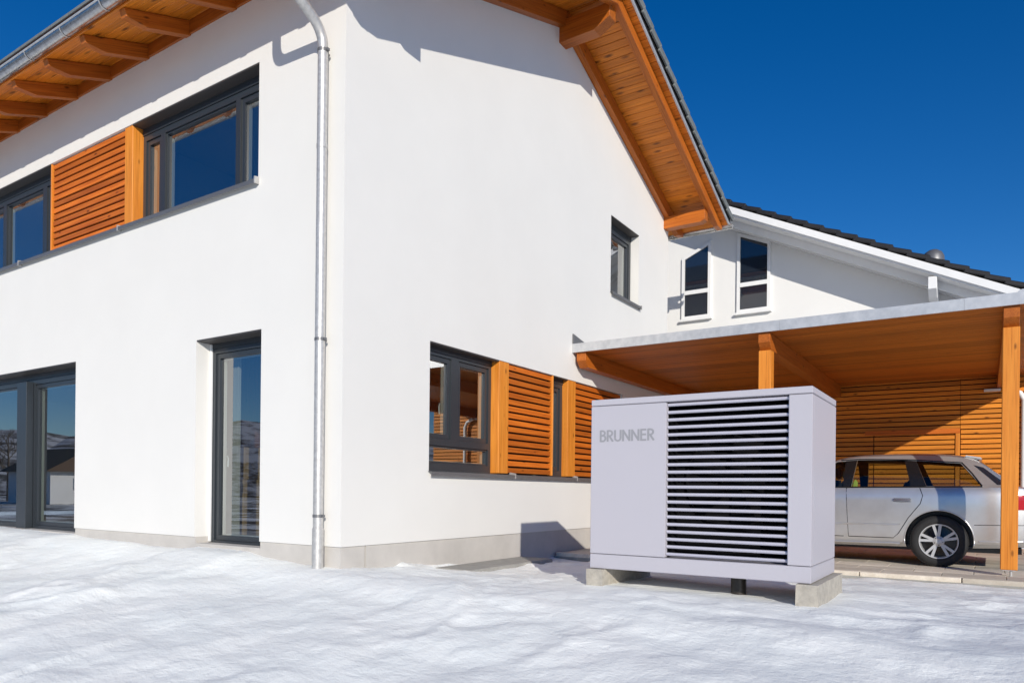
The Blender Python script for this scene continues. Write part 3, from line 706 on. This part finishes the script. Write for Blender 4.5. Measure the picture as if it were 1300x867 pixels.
# lettering on the front panel, each letter cut from strokes
def stroke(P, w): # polyline to polygon pieces in (x,z)
    out = []
    for a, b in zip(P, P[1:]):
        a, b = V((a[0], a[1])), V((b[0], b[1])); d = (b-a).normalized(); nn = V((-d.y, d.x))*w/2
        out.append([a-d*w*.0+nn, b+nn, b-nn, a-nn])
    return out
def arcp(cx, cz, rx, rz_, a0, a1, n=10): return [(cx+rx*math.cos(math.radians(a0+(a1-a0)*i/n)), cz+rz_*math.sin(math.radians(a0+(a1-a0)*i/n))) for i in range(n+1)]
GL = {
 'B': (.55, [[(.09, 0), (.09, 1)], [(.05, .95), (.24, .95)], arcp(.24, .755, .18, .195, 90, -90), [(.05, .54), (.27, .54)], arcp(.27, .295, .20, .245, 90, -90), [(.05, .05), (.27, .05)]]),
 'R': (.57, [[(.09, 0), (.09, 1)], [(.05, .95), (.25, .95)], arcp(.25, .725, .20, .225, 90, -90), [(.05, .50), (.25, .50)], [(.22, .5), (.50, 0)]]),
 'U': (.62, [[(.09, 1), (.09, .32)], arcp(.305, .30, .215, .25, 180, 360), [(.52, .30), (.52, 1)]]),
 'N': (.68, [[(.09, 0), (.09, 1)], [(.09, .94), (.57, .06)], [(.57, 0), (.57, 1)]]),
 'E': (.52, [[(.09, 0), (.09, 1)], [(.04, .94), (.47, .94)], [(.04, .53), (.45, .53)], [(.04, .06), (.47, .06)]])}
H = .098; wtot = sum(GL[c_][0] for c_ in 'BRUNNER'); sx = (2.912-2.402)/wtot/H
cx = 2.402
for ch in 'BRUNNER':
    adv, sts = GL[ch]; mb = MB(); lay = 0
    for st in sts:
        for qd in stroke(st, .155):
            lay += 1; mb.poly([(cx+q.x*H*sx, UY0-.0012-lay*.00001, .998+q.y*H) for q in qd])
    cx += adv*H*sx; mb.build('letter', logo_m, fp)
# concrete strips that carry it
def strip(x0, lab):
    mb = MB(); mb.box((x0, .70, -.42), (x0+.155, 1.77, UZ0-.006))
    for _ in range(1): bmesh.ops.subdivide_edges(mb.bm, edges=mb.bm.edges[:], cuts=5, use_grid_fill=True)
    for v in mb.bm.verts: v.co += V((noise.noise(v.co*9), noise.noise(v.co*9+V((5, 0, 0))), min(0, noise.noise(v.co*9+V((0, 5, 0)))*.4)))*.008
    o = mb.build('concrete_strip', concrete, None); tag(o, lab, 'concrete block', 'concrete strips under the heat pump')
strip(2.305, 'weathered concrete strip under the lettered end of the heat pump')
strip(4.050, 'weathered concrete strip under the end of the heat pump beside the car')
# slab in the snow at the gable foot
tag(MB().box((.004, 1.42, -.45), (.50, 3.25, -.312)).build('light_well_slab', slab_m, None, bevel=.01), 'flat grey concrete slab half under snow at the gable wall foot', 'slab')

# ------------------------------------------------------------------ car
AX, CYN, CW = 4.74, 5.40, .885            # rear axle, near flank, half width
CYC = CYN+CW
car = thing('estate_car', (AX-1.3, CYC, PZ), 'silver estate car parked under the carport behind the timber post', 'car')
def sp(tab, x):
    xs_ = [t[0] for t in tab]
    if x <= xs_[0]: return tab[0][1]
    if x >= xs_[-1]: return tab[-1][1]
    for i in range(len(tab)-1):
        if xs_[i] <= x <= xs_[i+1]:
            t = (x-xs_[i])/(xs_[i+1]-xs_[i]); a, b = tab[i][1], tab[i+1][1]
            s0 = (tab[i+1][1]-tab[i-1][1])/(xs_[i+1]-xs_[i-1]) if i > 0 else (b-a)/(xs_[i+1]-xs_[i])
            s1 = (tab[i+2][1]-a)/(xs_[i+2]-xs_[i]) if i+2 < len(tab) else (b-a)/(xs_[i+1]-xs_[i])
            h = xs_[i+1]-xs_[i]; lim = 3*abs(b-a)/h
            s0 = max(-lim, min(lim, s0)); s1 = max(-lim, min(lim, s1))
            return (2*t**3-3*t*t+1)*a+(t**3-2*t*t+t)*h*s0+(-2*t**3+3*t*t)*b+(t**3-t*t)*h*s1
HT = [(-3.58, .60), (-3.50, .70), (-3.2, .80), (-2.6, .90), (-2.05, .985), (-1.9, 1.03), (-1.25, 1.36), (-.9, 1.425), (-.3, 1.435), (.1, 1.415), (.32, 1.375), (.42, 1.325), (.60, 1.17), (.76, 1.03), (.86, .975), (.97, .92), (1.02, .80)]
HBELT = [(-3.58, .55), (-3.3, .70), (-2.6, .84), (-2.0, .91), (-1, .955), (0, .975), (.6, .985), (.9, .97), (1.02, .78)]
HB = [(-3.58, .30), (-3.4, .22), (-2.6, .20), (-.5, .21), (.5, .23), (.9, .27), (1.02, .36)]
WB = [(-3.58, .50), (-3.48, .66), (-3.2, .79), (-2.7, .865), (-1.5, .875), (0, .875), (.45, .855), (.75, .81), (.93, .74), (1.02, .66)]
WR = [(-3.58, .40), (-3.2, .62), (-2.4, .72), (-1.95, .70), (-1.3, .60), (-.9, .585), (.1, .575), (.4, .575), (.75, .66), (.92, .66), (1.02, .56)]
def section(X, ins=0):
    ht, hbt, hb, wb, wr = sp(HT, X), sp(HBELT, X), sp(HB, X), sp(WB, X), sp(WR, X)
    ht = max(ht, hbt+.02)
    if ins: ht -= .05; wb -= .055; wr -= .03
    m = (hb+hbt)/2
    P = [(0, hb), (.72*wb, hb), (.90*wb, hb+.02), (.965*wb, hb+.075), (.985*wb, hb+.16), (1.0*wb, m-.02), (1.005*wb, m+.10), (1.0*wb, hbt-.11), (.985*wb, hbt-.05), (.955*wb, hbt)]
    g0 = (.945*wb, hbt+.012*(ht-hbt)/.45)
    e = (wr, ht-.16*(ht-hbt))
    for t in (.0, .25, .5, .75, 1.0):
        bul = .018*math.sin(math.pi*t)*min(1, (ht-hbt)/.4)
        P.append((g0[0]+(e[0]-g0[0])*t+bul, g0[1]+(e[1]-g0[1])*t))
    P += [(wr*.955, ht-.085*(ht-hbt)), (wr*.86, ht-.04*(ht-hbt)), (wr*.6, ht-.012*(ht-hbt)), (0, ht)]
    return P
def side_y(X, h):
    P = section(X)
    for (a, b), (c_, d) in zip(P[3:], P[4:]):
        if b <= h <= d and d > b: return a+(c_-a)*(h-b)/(d-b)
    return P[6][0]
def loft(stations, ins=0, bot=None):
    bm = bmesh.new(); rings = []
    for X in stations:
        P = section(X, ins)
        if bot is not None: P = [(y, max(z, bot)) for y, z in P]; P[0] = (0, bot); P[1] = (.72*P[5][0], bot)
        if bot is not None: P = [P[0]]+[(P[9][0]*.98, bot)]+P[9:]
        full = [(y, z) for y, z in P] + [(-y, z) for y, z in P[-2:0:-1]]
        rings.append([bm.verts.new((AX+X, CYC+y, PZ+z)) for y, z in full])
    n = len(rings[0])
    for a, b in zip(rings, rings[1:]):
        for k in range(n): bm.faces.new((a[k], a[(k+1) % n], b[(k+1) % n], b[k]))
    bm.faces.new(rings[0][::-1]); bm.faces.new(rings[-1])
    bmesh.ops.recalc_face_normals(bm, faces=bm.faces)
    return bm
def tmp(bm, name='cutter'):
    bmesh.ops.recalc_face_normals(bm, faces=bm.faces)
    me = bpy.data.meshes.new(name); bm.to_mesh(me); bm.free(); o = bpy.data.objects.new(name, me); col.objects.link(o); return o
st = [-3.58, -3.55, -3.5, -3.42, -3.3]+[-3.2+.1*i for i in range(38)]+[.54, .58, .62, .70, .78, .84, .88, .92, .96, .99, 1.02]
st = sorted(set(round(s, 3) for s in st if s <= 1.02))
body = tmp(loft(st), 'body')
cut = []
cut.append(tmp(loft([-1.75+.1*i for i in range(21)]+[.32, .40], 1, .73)))
def pg(pts):  # side prism, polygon in (X,h)
    mb = MB(); mb.prism([(AX+a, CYC-1.3, PZ+h) for a, h in pts], (0, 2.6, 0)); return tmp(mb.bm)
G_FD = [(-1.66, .985), (-1.10, .985), (-1.10, 1.33), (-1.20, 1.325), (-1.40, 1.225)]
G_RD = [(-1.00, .985), (-.31, .995), (-.40, 1.335), (-.96, 1.345)]
G_Q = [(-.14, 1.0), (.44, 1.005), (.22, 1.285), (-.27, 1.325)]
for g_ in (G_FD, G_RD, G_Q): cut.append(pg(g_))
mb = MB(); mb.prism([(AX-1.86, CYC-.62, PZ+.99), (AX-1.86, CYC+.62, PZ+.99), (AX-1.28, CYC+.52, PZ+.99), (AX-1.28, CYC-.52, PZ+.99)], (0, 0, .9)); cut.append(tmp(mb.bm))
mb = MB(); mb.prism([(AX+.45, CYC-.50, PZ+1.03), (AX+.45, CYC+.50, PZ+1.03), (AX+.70, CYC+.56, PZ+1.03), (AX+.70, CYC-.56, PZ+1.03)], (0, 0, .6)); cut.append(tmp(mb.bm))
WR_ = .317
for wx in (0, -2.65):
    for sd in (-1, 1):
        mb = MB(); mb.lathe([(.0001, -.20), (.368, -.20), (.368, .20), (.0001, .20)], (AX+wx, CYC+sd*.80, PZ+WR_+.012), 'y', 48); bmesh.ops.remove_doubles(mb.bm, verts=mb.bm.verts, dist=.001); cut.append(tmp(mb.bm))
for c_ in cut:
    md = body.modifiers.new('b', 'BOOLEAN'); md.object = c_; md.operation = 'DIFFERENCE'; md.solver = 'EXACT'
bpy.context.view_layer.update()
dg = bpy.context.evaluated_depsgraph_get()
bme = bpy.data.meshes.new_from_object(body.evaluated_get(dg))
for o in cut+[body]:
    m_ = o.data; bpy.data.objects.remove(o); bpy.data.meshes.remove(m_)
bme.materials.clear(); bme.materials.append(paint)
bme.name = 'body'
for q in bme.polygons: q.use_smooth = True; q.material_index = 0
bme.materials.append(trimm); bme.materials.append(seatm)
for q in bme.polygons:
    c_ = q.center; X_, h_, ay = c_.x-AX, c_.z-PZ, abs(c_.y-CYC)
    if any(math.hypot(X_-wx, h_-WR_-.012) < .374 for wx in (0, -2.65)) and ay < side_y(X_, max(.3, h_))-.015: q.material_index = 1
    elif -1.76 < X_ < .45 and h_ > .72 and ((c_.y-CYC)*q.normal.y < -.02 or (ay < .62 and q.normal.z < -.2) or (h_ < .75)) and ay < side_y(X_, h_)-.02: q.material_index = 2
bme.set_sharp_from_angle(angle=math.radians(24))
body = link('body', bme, car, Matrix())
def patch(name, bl, br, tr, tl, mat, off, nu=10, nv=5, sd=-1, parent=None):
    """sheet lying on the flank: corners in (X,h)"""
    bm = bmesh.new(); gr = []
    for j in range(nv+1):
        row_ = []
        for i in range(nu+1):
            a, b = i/nu, j/nv
            X = (bl[0]*(1-a)+br[0]*a)*(1-b)+(tl[0]*(1-a)+tr[0]*a)*b; h = (bl[1]*(1-a)+br[1]*a)*(1-b)+(tl[1]*(1-a)+tr[1]*a)*b
            row_.append(bm.verts.new((AX+X, CYC+sd*(side_y(X, h)+off), PZ+h)))
        gr.append(row_)
    for j in range(nv):
        for i in range(nu): bm.faces.new((gr[j][i], gr[j][i+1], gr[j+1][i+1], gr[j+1][i]))
    mb = MB(); mb.bm.free(); mb.bm = bm
    return mb.build(name, mat, parent or car, smooth=60)
def flank_line(name, pts, rad, mat, sd=-1, off=0, parent=None):
    P = []
    for (a, b), (c_, d) in zip(pts, pts[1:]):
        k = max(2, int(math.hypot(c_-a, d-b)/.04))
        P += [(a+(c_-a)*i/k, b+(d-b)*i/k) for i in range(k)]
    P.append(pts[-1])
    return MB().tube([(AX+X, CYC+sd*(side_y(X, h)+off), PZ+h) for X, h in P], rad, 6).build(name, mat, parent or car, smooth=60)
e = .012
for sd in (-1, 1):
    patch('side_window', (-1.66-e, .985-e), (-1.10+e, .985-e), (-1.10+e, 1.33+e), (-1.36, 1.26), car_glass, -.012, sd=sd)
    patch('side_window', (-1.00-e, .985-e), (-.31+e, .995-e), (-.40+e, 1.335+e), (-.96-e, 1.345+e), car_glass, -.012, sd=sd)
    patch('side_window', (-.14-e, 1.0-e), (.44+e, 1.005-e), (.22+e, 1.285+e), (-.27-e, 1.325+e), car_glass, -.012, sd=sd)
    patch('pillar_trim', (-1.10, .985), (-1.00, .985), (-.96, 1.345), (-1.10, 1.335), trimm, .003, 3, 5, sd=sd)
    patch('pillar_trim', (-.31, .995), (-.14, 1.0), (-.27, 1.325), (-.40, 1.335), trimm, .003, 4, 5, sd=sd)
    flank_line('window_seal', [(-1.70, .978), (-1.0, .980), (.45, .994)], .010, trimm, sd)
    flank_line('window_seal', [(.45, .997), (.34, 1.16), (.23, 1.295), (-.30, 1.338), (-.95, 1.356), (-1.16, 1.345)], .009, trimm, sd)
    patch('hatch_glass_edge', (.60, 1.02), (.70, 1.02), (.455, 1.235), (.355, 1.265), pane_n, .004, 4, 5, sd=sd)
    flank_line('sill_crease', [(-2.2, .27), (-1.3, .268), (-.42, .275)], .012, paint, sd, -.003)
    d_ = patch('rear_door', (-1.02, .345), (-.47, .345), (-.235, .955), (-1.055, .955), paint, .0035, 14, 12, sd=sd)
    flank_line('door_gap', [(-1.02, .34), (-.50, .34), (-.44, .40), (-.33, .60), (-.20, .78), (-.175, .88), (-.21, .975)], .005, black, sd, -.001, d_)
    flank_line('door_gap', [(-1.02, .34), (-1.055, .97)], .005, black, sd, -.001, d_)
    hd = MB(); hx, hz = -.39, .825
    hd.box((AX-.50, CYC+sd*(side_y(-.42, hz)+.016)-.015, PZ+hz-.012), (AX-.30, CYC+sd*(side_y(-.42, hz)+.016)+.015, PZ+hz+.020)); hd.build('handle', chrome, d_, bevel=.008, seg=2)
    flank_line('handle_recess', [(-.50, .803), (-.40, .797), (-.30, .803)], .007, trimm, sd, -.002, d_)
    flank_line('rub_strip', [(-2.1, .505), (-1.08, .505), (-.42, .512)], .013, paint, sd, .0)
    d2_ = patch('front_door', (-2.05, .345), (-1.07, .345), (-1.10, .955), (-2.0, .93), paint, .0035, 14, 12, sd=sd)
    flank_line('door_gap', [(-1.08, .34), (-2.05, .34), (-2.10, .6), (-2.0, .93)], .005, black, sd, -.001, d2_)
    flank_line('bumper_gap', [(.37, .53), (.60, .535), (.93, .54)], .004, black, sd, -.001)
    flank_line('bumper_crease', [(.42, .33), (.65, .335), (.92, .35)], .012, paint, sd, .002)
    flank_line('roof_rail', [(-1.0, 1.385), (-.2, 1.392), (.40, 1.352)], .011, chrome, sd, .0) if False else None
    patch('tail_lamp', (.74, .72), (.975, .72), (.965, .895), (.73, .905), tail_m, .006, 8, 5, sd=sd)
    # wheel arch lip
    mb = MB(); pts = [V((AX+.373*math.cos(a), CYC+sd*(side_y(.373*math.cos(a), WR_+.012+.373*math.sin(a))+.0), PZ+WR_+.012+.373*math.sin(a))) for a in [math.radians(-8+196*i/30) for i in range(31)]]
    mb.tube(pts, .008, 8); mb.build('wheel_arch', paint, car, smooth=60)
# hatch glass, windscreen, spoiler
def top_sheet(name, X0, X1, hw0, hw1, mat, off):
    bm = bmesh.new(); gr = []
    for i in range(9):
        X = X0+(X1-X0)*i/8; row_ = []
        P = section(X)[9:]
        for j in range(-6, 7):
            yy = (hw0+(hw1-hw0)*i/8)*j/6; a = abs(yy); h = P[-1][1]
            for (y1_, h1), (y2_, h2) in zip(P, P[1:]):
                if y2_ <= a <= y1_ and y1_ > y2_: h = h1+(h2-h1)*(y1_-a)/(y1_-y2_)
            row_.append(bm.verts.new((AX+X, CYC+yy, PZ+h+off)))
        gr.append(row_)
    for i in range(8):
        for j in range(12): bm.faces.new((gr[i][j], gr[i][j+1], gr[i+1][j+1], gr[i+1][j]))
    mb = MB(); mb.bm.free(); mb.bm = bm; return mb.build(name, mat, car, smooth=60)
top_sheet('hatch_window', .43, .72, .545, .62, glazing_dark, .012)
top_sheet('windscreen', -1.87, -1.26, .63, .54, car_glass, -.005)
MB().prism([(AX+.26, CYC-.50, PZ+1.365), (AX+.26, CYC+.50, PZ+1.365), (AX+.44, CYC+.47, PZ+1.335), (AX+.44, CYC-.47, PZ+1.335)], (0, 0, .03)).build('spoiler', paint, car, bevel=.01, seg=2)
MB().box((AX+.99, CYC-.26, PZ+.60), (AX+1.03, CYC+.26, PZ+.71)).build('number_plate', white_paint, car)
MB().box((AX-3.4, CYC-.72, PZ+.19), (AX+.85, CYC+.72, PZ+.26)).build('underbody', trimm, car)
for sx_ in (-1.45, -.55):
    for sy in (-.36, .36):
        mb = MB(); mb.prism([(AX+sx_-.05, CYC+sy-.24, PZ+.55), (AX+sx_+.08, CYC+sy-.24, PZ+.55), (AX+sx_+.26, CYC+sy-.20, PZ+1.08), (AX+sx_+.16, CYC+sy-.20, PZ+1.08)], (0, .44, 0)); s_ = mb.build('seat_back', seatm, car, bevel=.03, seg=3, smooth=50)
        MB().box((AX+sx_+.18, CYC+sy-.12, PZ+1.09), (AX+sx_+.28, CYC+sy+.12, PZ+1.25)).build('headrest', seatm, s_, bevel=.035, seg=3, smooth=50)
# wheels
def wheel(wx, sd):
    yo = CYC+sd*.868; zc = PZ+WR_; o_ = (AX+wx, yo, zc); s = -sd     # profile height runs inward
    mb = MB(); mb.lathe([(.20, s*.09), (.14, s*.09), (.05, s*.06), (.05, s*.09)], o_, 'y', 32)
    w = mb.build('wheel', trimm, car, smooth=40)
    prof = [(.205, s*.012), (.222, s*.002), (.262, -s*.004), (.290, s*.004), (.307, s*.020), (.316, s*.045), (.317, s*.105), (.316, s*.165), (.300, s*.195), (.262, s*.21), (.205, s*.19)]
    MB().lathe(prof, o_, 'y', 72).build('tyre', rubber, w, smooth=40)
    m2 = MB()
    for k in range(64):
        for zz in (0, 1):
            a = 2*math.pi*(k+.5*zz)/64; e0 = V((math.cos(a), 0, math.sin(a))); t0 = V((-math.sin(a), 0, math.cos(a)))
            c_ = V(o_); y0_ = s*(.018+.055*zz); y1_ = s*(.066+.055*zz)
            p4 = [c_+e0*.302+t0*q+V((0, y0_, 0)) if zz == 0 else c_+e0*.312+t0*q+V((0, y0_, 0)) for q in (-.0105, .0105)]+[c_+e0*.314+t0*q+V((0, y1_, 0)) for q in (.0105, -.0105)]
            m2.prism(p4, e0*.0085)
    m2.build('tread', rubber, w)
    m2 = MB()
    m2.lathe([(.209, s*.002), (.214, -s*.004), (.204, -s*.003), (.199, s*.012), (.194, s*.06), (.19, s*.17), (.209, s*.18)], o_, 'y', 56, True)
    m2.lathe([(.0001, -s*.001), (.03, -s*.001), (.036, s*.004), (.062, s*.010), (.066, s*.05), (.0001, s*.05)], o_, 'y', 28)
    for k in range(5):
        for q in (-1, 1):
            a = 2*math.pi*k/5+math.pi/2+.1+q*.085; a2 = a+q*.10
            e0 = V((math.cos(a), 0, math.sin(a))); t0 = V((-math.sin(a), 0, math.cos(a))); e2 = V((math.cos(a2), 0, math.sin(a2))); t2 = V((-math.sin(a2), 0, math.cos(a2)))
            c_ = V(o_); i0, i1 = c_+e0*.05, c_+e2*.202; wa, wb_ = .0145, .0165
            m2.prism([i0-t0*wa+V((0, s*.012, 0)), i0+t0*wa+V((0, s*.012, 0)), i1+t2*wb_+V((0, s*.003, 0)), i1-t2*wb_+V((0, s*.003, 0))], (0, s*.03, 0))
    m2.build('rim', alloy, w, smooth=35, bevel=0)
    for k in range(5):
        a = 2*math.pi*(k+.5)/5+math.pi/2+.1
        MB().lathe([(.0001, -s*.0), (.008, s*.0), (.009, s*.02)], (o_[0]+.046*math.cos(a), yo+s*.006, zc+.046*math.sin(a)), 'y', 8).build('wheel_bolt', trimm, w)
for wx in (0, -2.65):
    for sd in (-1, 1): wheel(wx, sd)
tag(MB().prism([(3.74, CYN+.16, PZ+.98), (3.80, CYN+.16, PZ+.98), (3.80, CYN+.18, PZ+1.05), (3.77, CYN+.18, PZ+1.09), (3.745, CYN+.17, PZ+1.04)], (0, .05, 0)).build('safety_vest', yellowm, None, bevel=.008), 'folded yellow hi-vis vest inside the silver car', 'vest')

# ------------------------------------------------------------------ things indoors that the panes show
def crate(x, y, z, a, b, h, lab):
    tag(MB().box((x, y, z), (x+a, y+b, z+h)).build('cardboard_box', card, None, bevel=.006), lab, 'box', 'cardboard boxes indoors')
crate(-3.40, 1.00, Z_B, .55, .5, .75, 'large brown cardboard box on the floor behind the narrow glazed door')
crate(-3.36, 1.05, Z_B+.752, .45, .4, .42, 'smaller brown cardboard box topmost of the stack behind the narrow glazed door')
mb = MB()
for i in range(24):
    pass
cur = bmesh.new(); pr = []
for i in range(41):
    t = i/40; pr.append((-2.24+.12*t, .40+.02*math.sin(t*26)))
m2 = MB(); a_ = [m2.bm.verts.new((p_, q, Z_B+.02)) for p_, q in pr]; b_ = [m2.bm.verts.new((p_, q, Z_D-.1)) for p_, q in pr]
for i in range(40): m2.bm.faces.new((a_[i], a_[i+1], b_[i+1], b_[i]))
m2.build('curtain', fabric, None, smooth=80); tag(bpy.data.objects['curtain'], 'pale curtain hanging inside the narrow glazed door', 'curtain')
tag(MB().prism([(-7.15, .5, zs+.16), (-6.92, .52, zs+.18), (-6.95, .52, zs+.36), (-7.2, .5, zs+.33)], (0, .05, .0)).build('paper_card', white_obj, None), 'small white tilted card standing inside the upper window', 'card')
tag(MB().box((-7.3, .45, Z_S+.1), (-6.7, .75, zs+.16)).build('window_shelf', interior, None), 'pale shelf below the tilted card inside the upper window', 'shelf')
# table and chair behind the gable window
tb = thing('dining_table', (-1.4, 2.0, Z_B), 'wooden table inside the ground floor gable window', 'table')
beam('tabletop', (-1.9, 2.0, .70), (-.9, 2.0, .70), .9, .04, wood_light, tb)
for a in (-1.85, -.95):
    for b in (1.6, 2.4): beam('leg', (a, b, Z_B), (a, b, .68), .06, .06, wood_light, tb)
ch = thing('chair', (-1.2, 2.75, Z_B), 'wooden chair at the table inside the gable window', 'chair')
beam('seat', (-1.4, 2.75, .40), (-1.0, 2.75, .40), .4, .04, wood_light, ch)
for a in (-1.37, -1.03):
    for b in (2.58, 2.92): beam('leg', (a, b, Z_B), (a, b, .38 if b < 2.7 else .95), .04, .04, wood_light, ch)
beam('backrest', (-1.35, 2.92, .80), (-1.05, 2.92, .80), .2, .02, wood_light, ch, up=(0, 1, 0))
lp = thing('pendant_lamp', (-1.3, 2.1, 1.15), 'white pendant lamp hanging inside the ground floor gable window', 'lamp')
mb = MB(); mb.lathe([(.03, .18), (.07, .16), (.17, .05), (.19, .0)], (-1.3, 2.1, 1.18), 'z', 24); mb.build('lamp_shade', white_obj, lp, smooth=60)
MB().tube([(-1.3, 2.1, 1.35), (-1.3, 2.1, 2.49)], .004, 6).build('cord', black, lp)

# ------------------------------------------------------------------ what stands across the valley and shows in the panes
fh = thing('farmhouse', (-84, -37, -1.2), 'white farmhouse with brown roof standing across the snowy field', 'house')
MB().box((-90, -41, -1.4), (-80, -33, 2.4)).build('wall', plaster_n, fh)
MB().prism([(-90.8, -41.8, 2.2), (-90.8, -32.2, 2.2), (-90.8, -37, 5.0)], (11.6, 0, 0)).build('roof', tile_red, fh)
for yy in (-39.5, -36.5):
    w = MB().box((-79.98, yy, .2), (-79.93, yy+1.1, 1.5)).build('window', white_paint, fh); MB().box((-79.93, yy+.1, .3), (-79.9, yy+1.0, 1.4)).build('pane', pane_n, w)
def tree(x, y, h, sd, lab):
    random.seed(sd); t = thing('bare_tree', (x, y, -1.3), lab, 'tree', 'bare trees across the field')
    mb = MB(); tr = MB(); br = []
    tr.tube([(x, y, -1.4), (x+.1, y, h*.3), (x+.15, y+.1, h*.75)], [.22, .15, .05], 8); tr.build('trunk', plant_wood, t)
    def grow(p, d, L_, R, lv):
        q = p+d*L_; mb.tube([p, q], [R, R*.6], 4, False)
        if lv:
            for _ in range(4):
                nd = (d+V((random.uniform(-.8, .8), random.uniform(-.8, .8), random.uniform(-.2, .7)))).normalized(); grow(p+d*L_*random.uniform(.4, 1), nd, L_*.62, R*.55, lv-1)
    for k in range(7):
        a = random.uniform(0, 6.3); grow(V((x+.1, y, h*random.uniform(.22, .7))), V((math.cos(a), math.sin(a), .8)).normalized(), h*.24, .07, 3)
    mb.build('crown', plant_wood, t)
tree(-86, -50, 8, 1, 'bare leafless tree beside the brown-roofed farmhouse')
tree(-62, -36, 6, 2, 'bare leafless tree alone on the snowy field')
tree(-100, -37, 9, 3, 'bare leafless tree behind the brown-roofed farmhouse')
for k in list(roof.keys()): del roof[k]
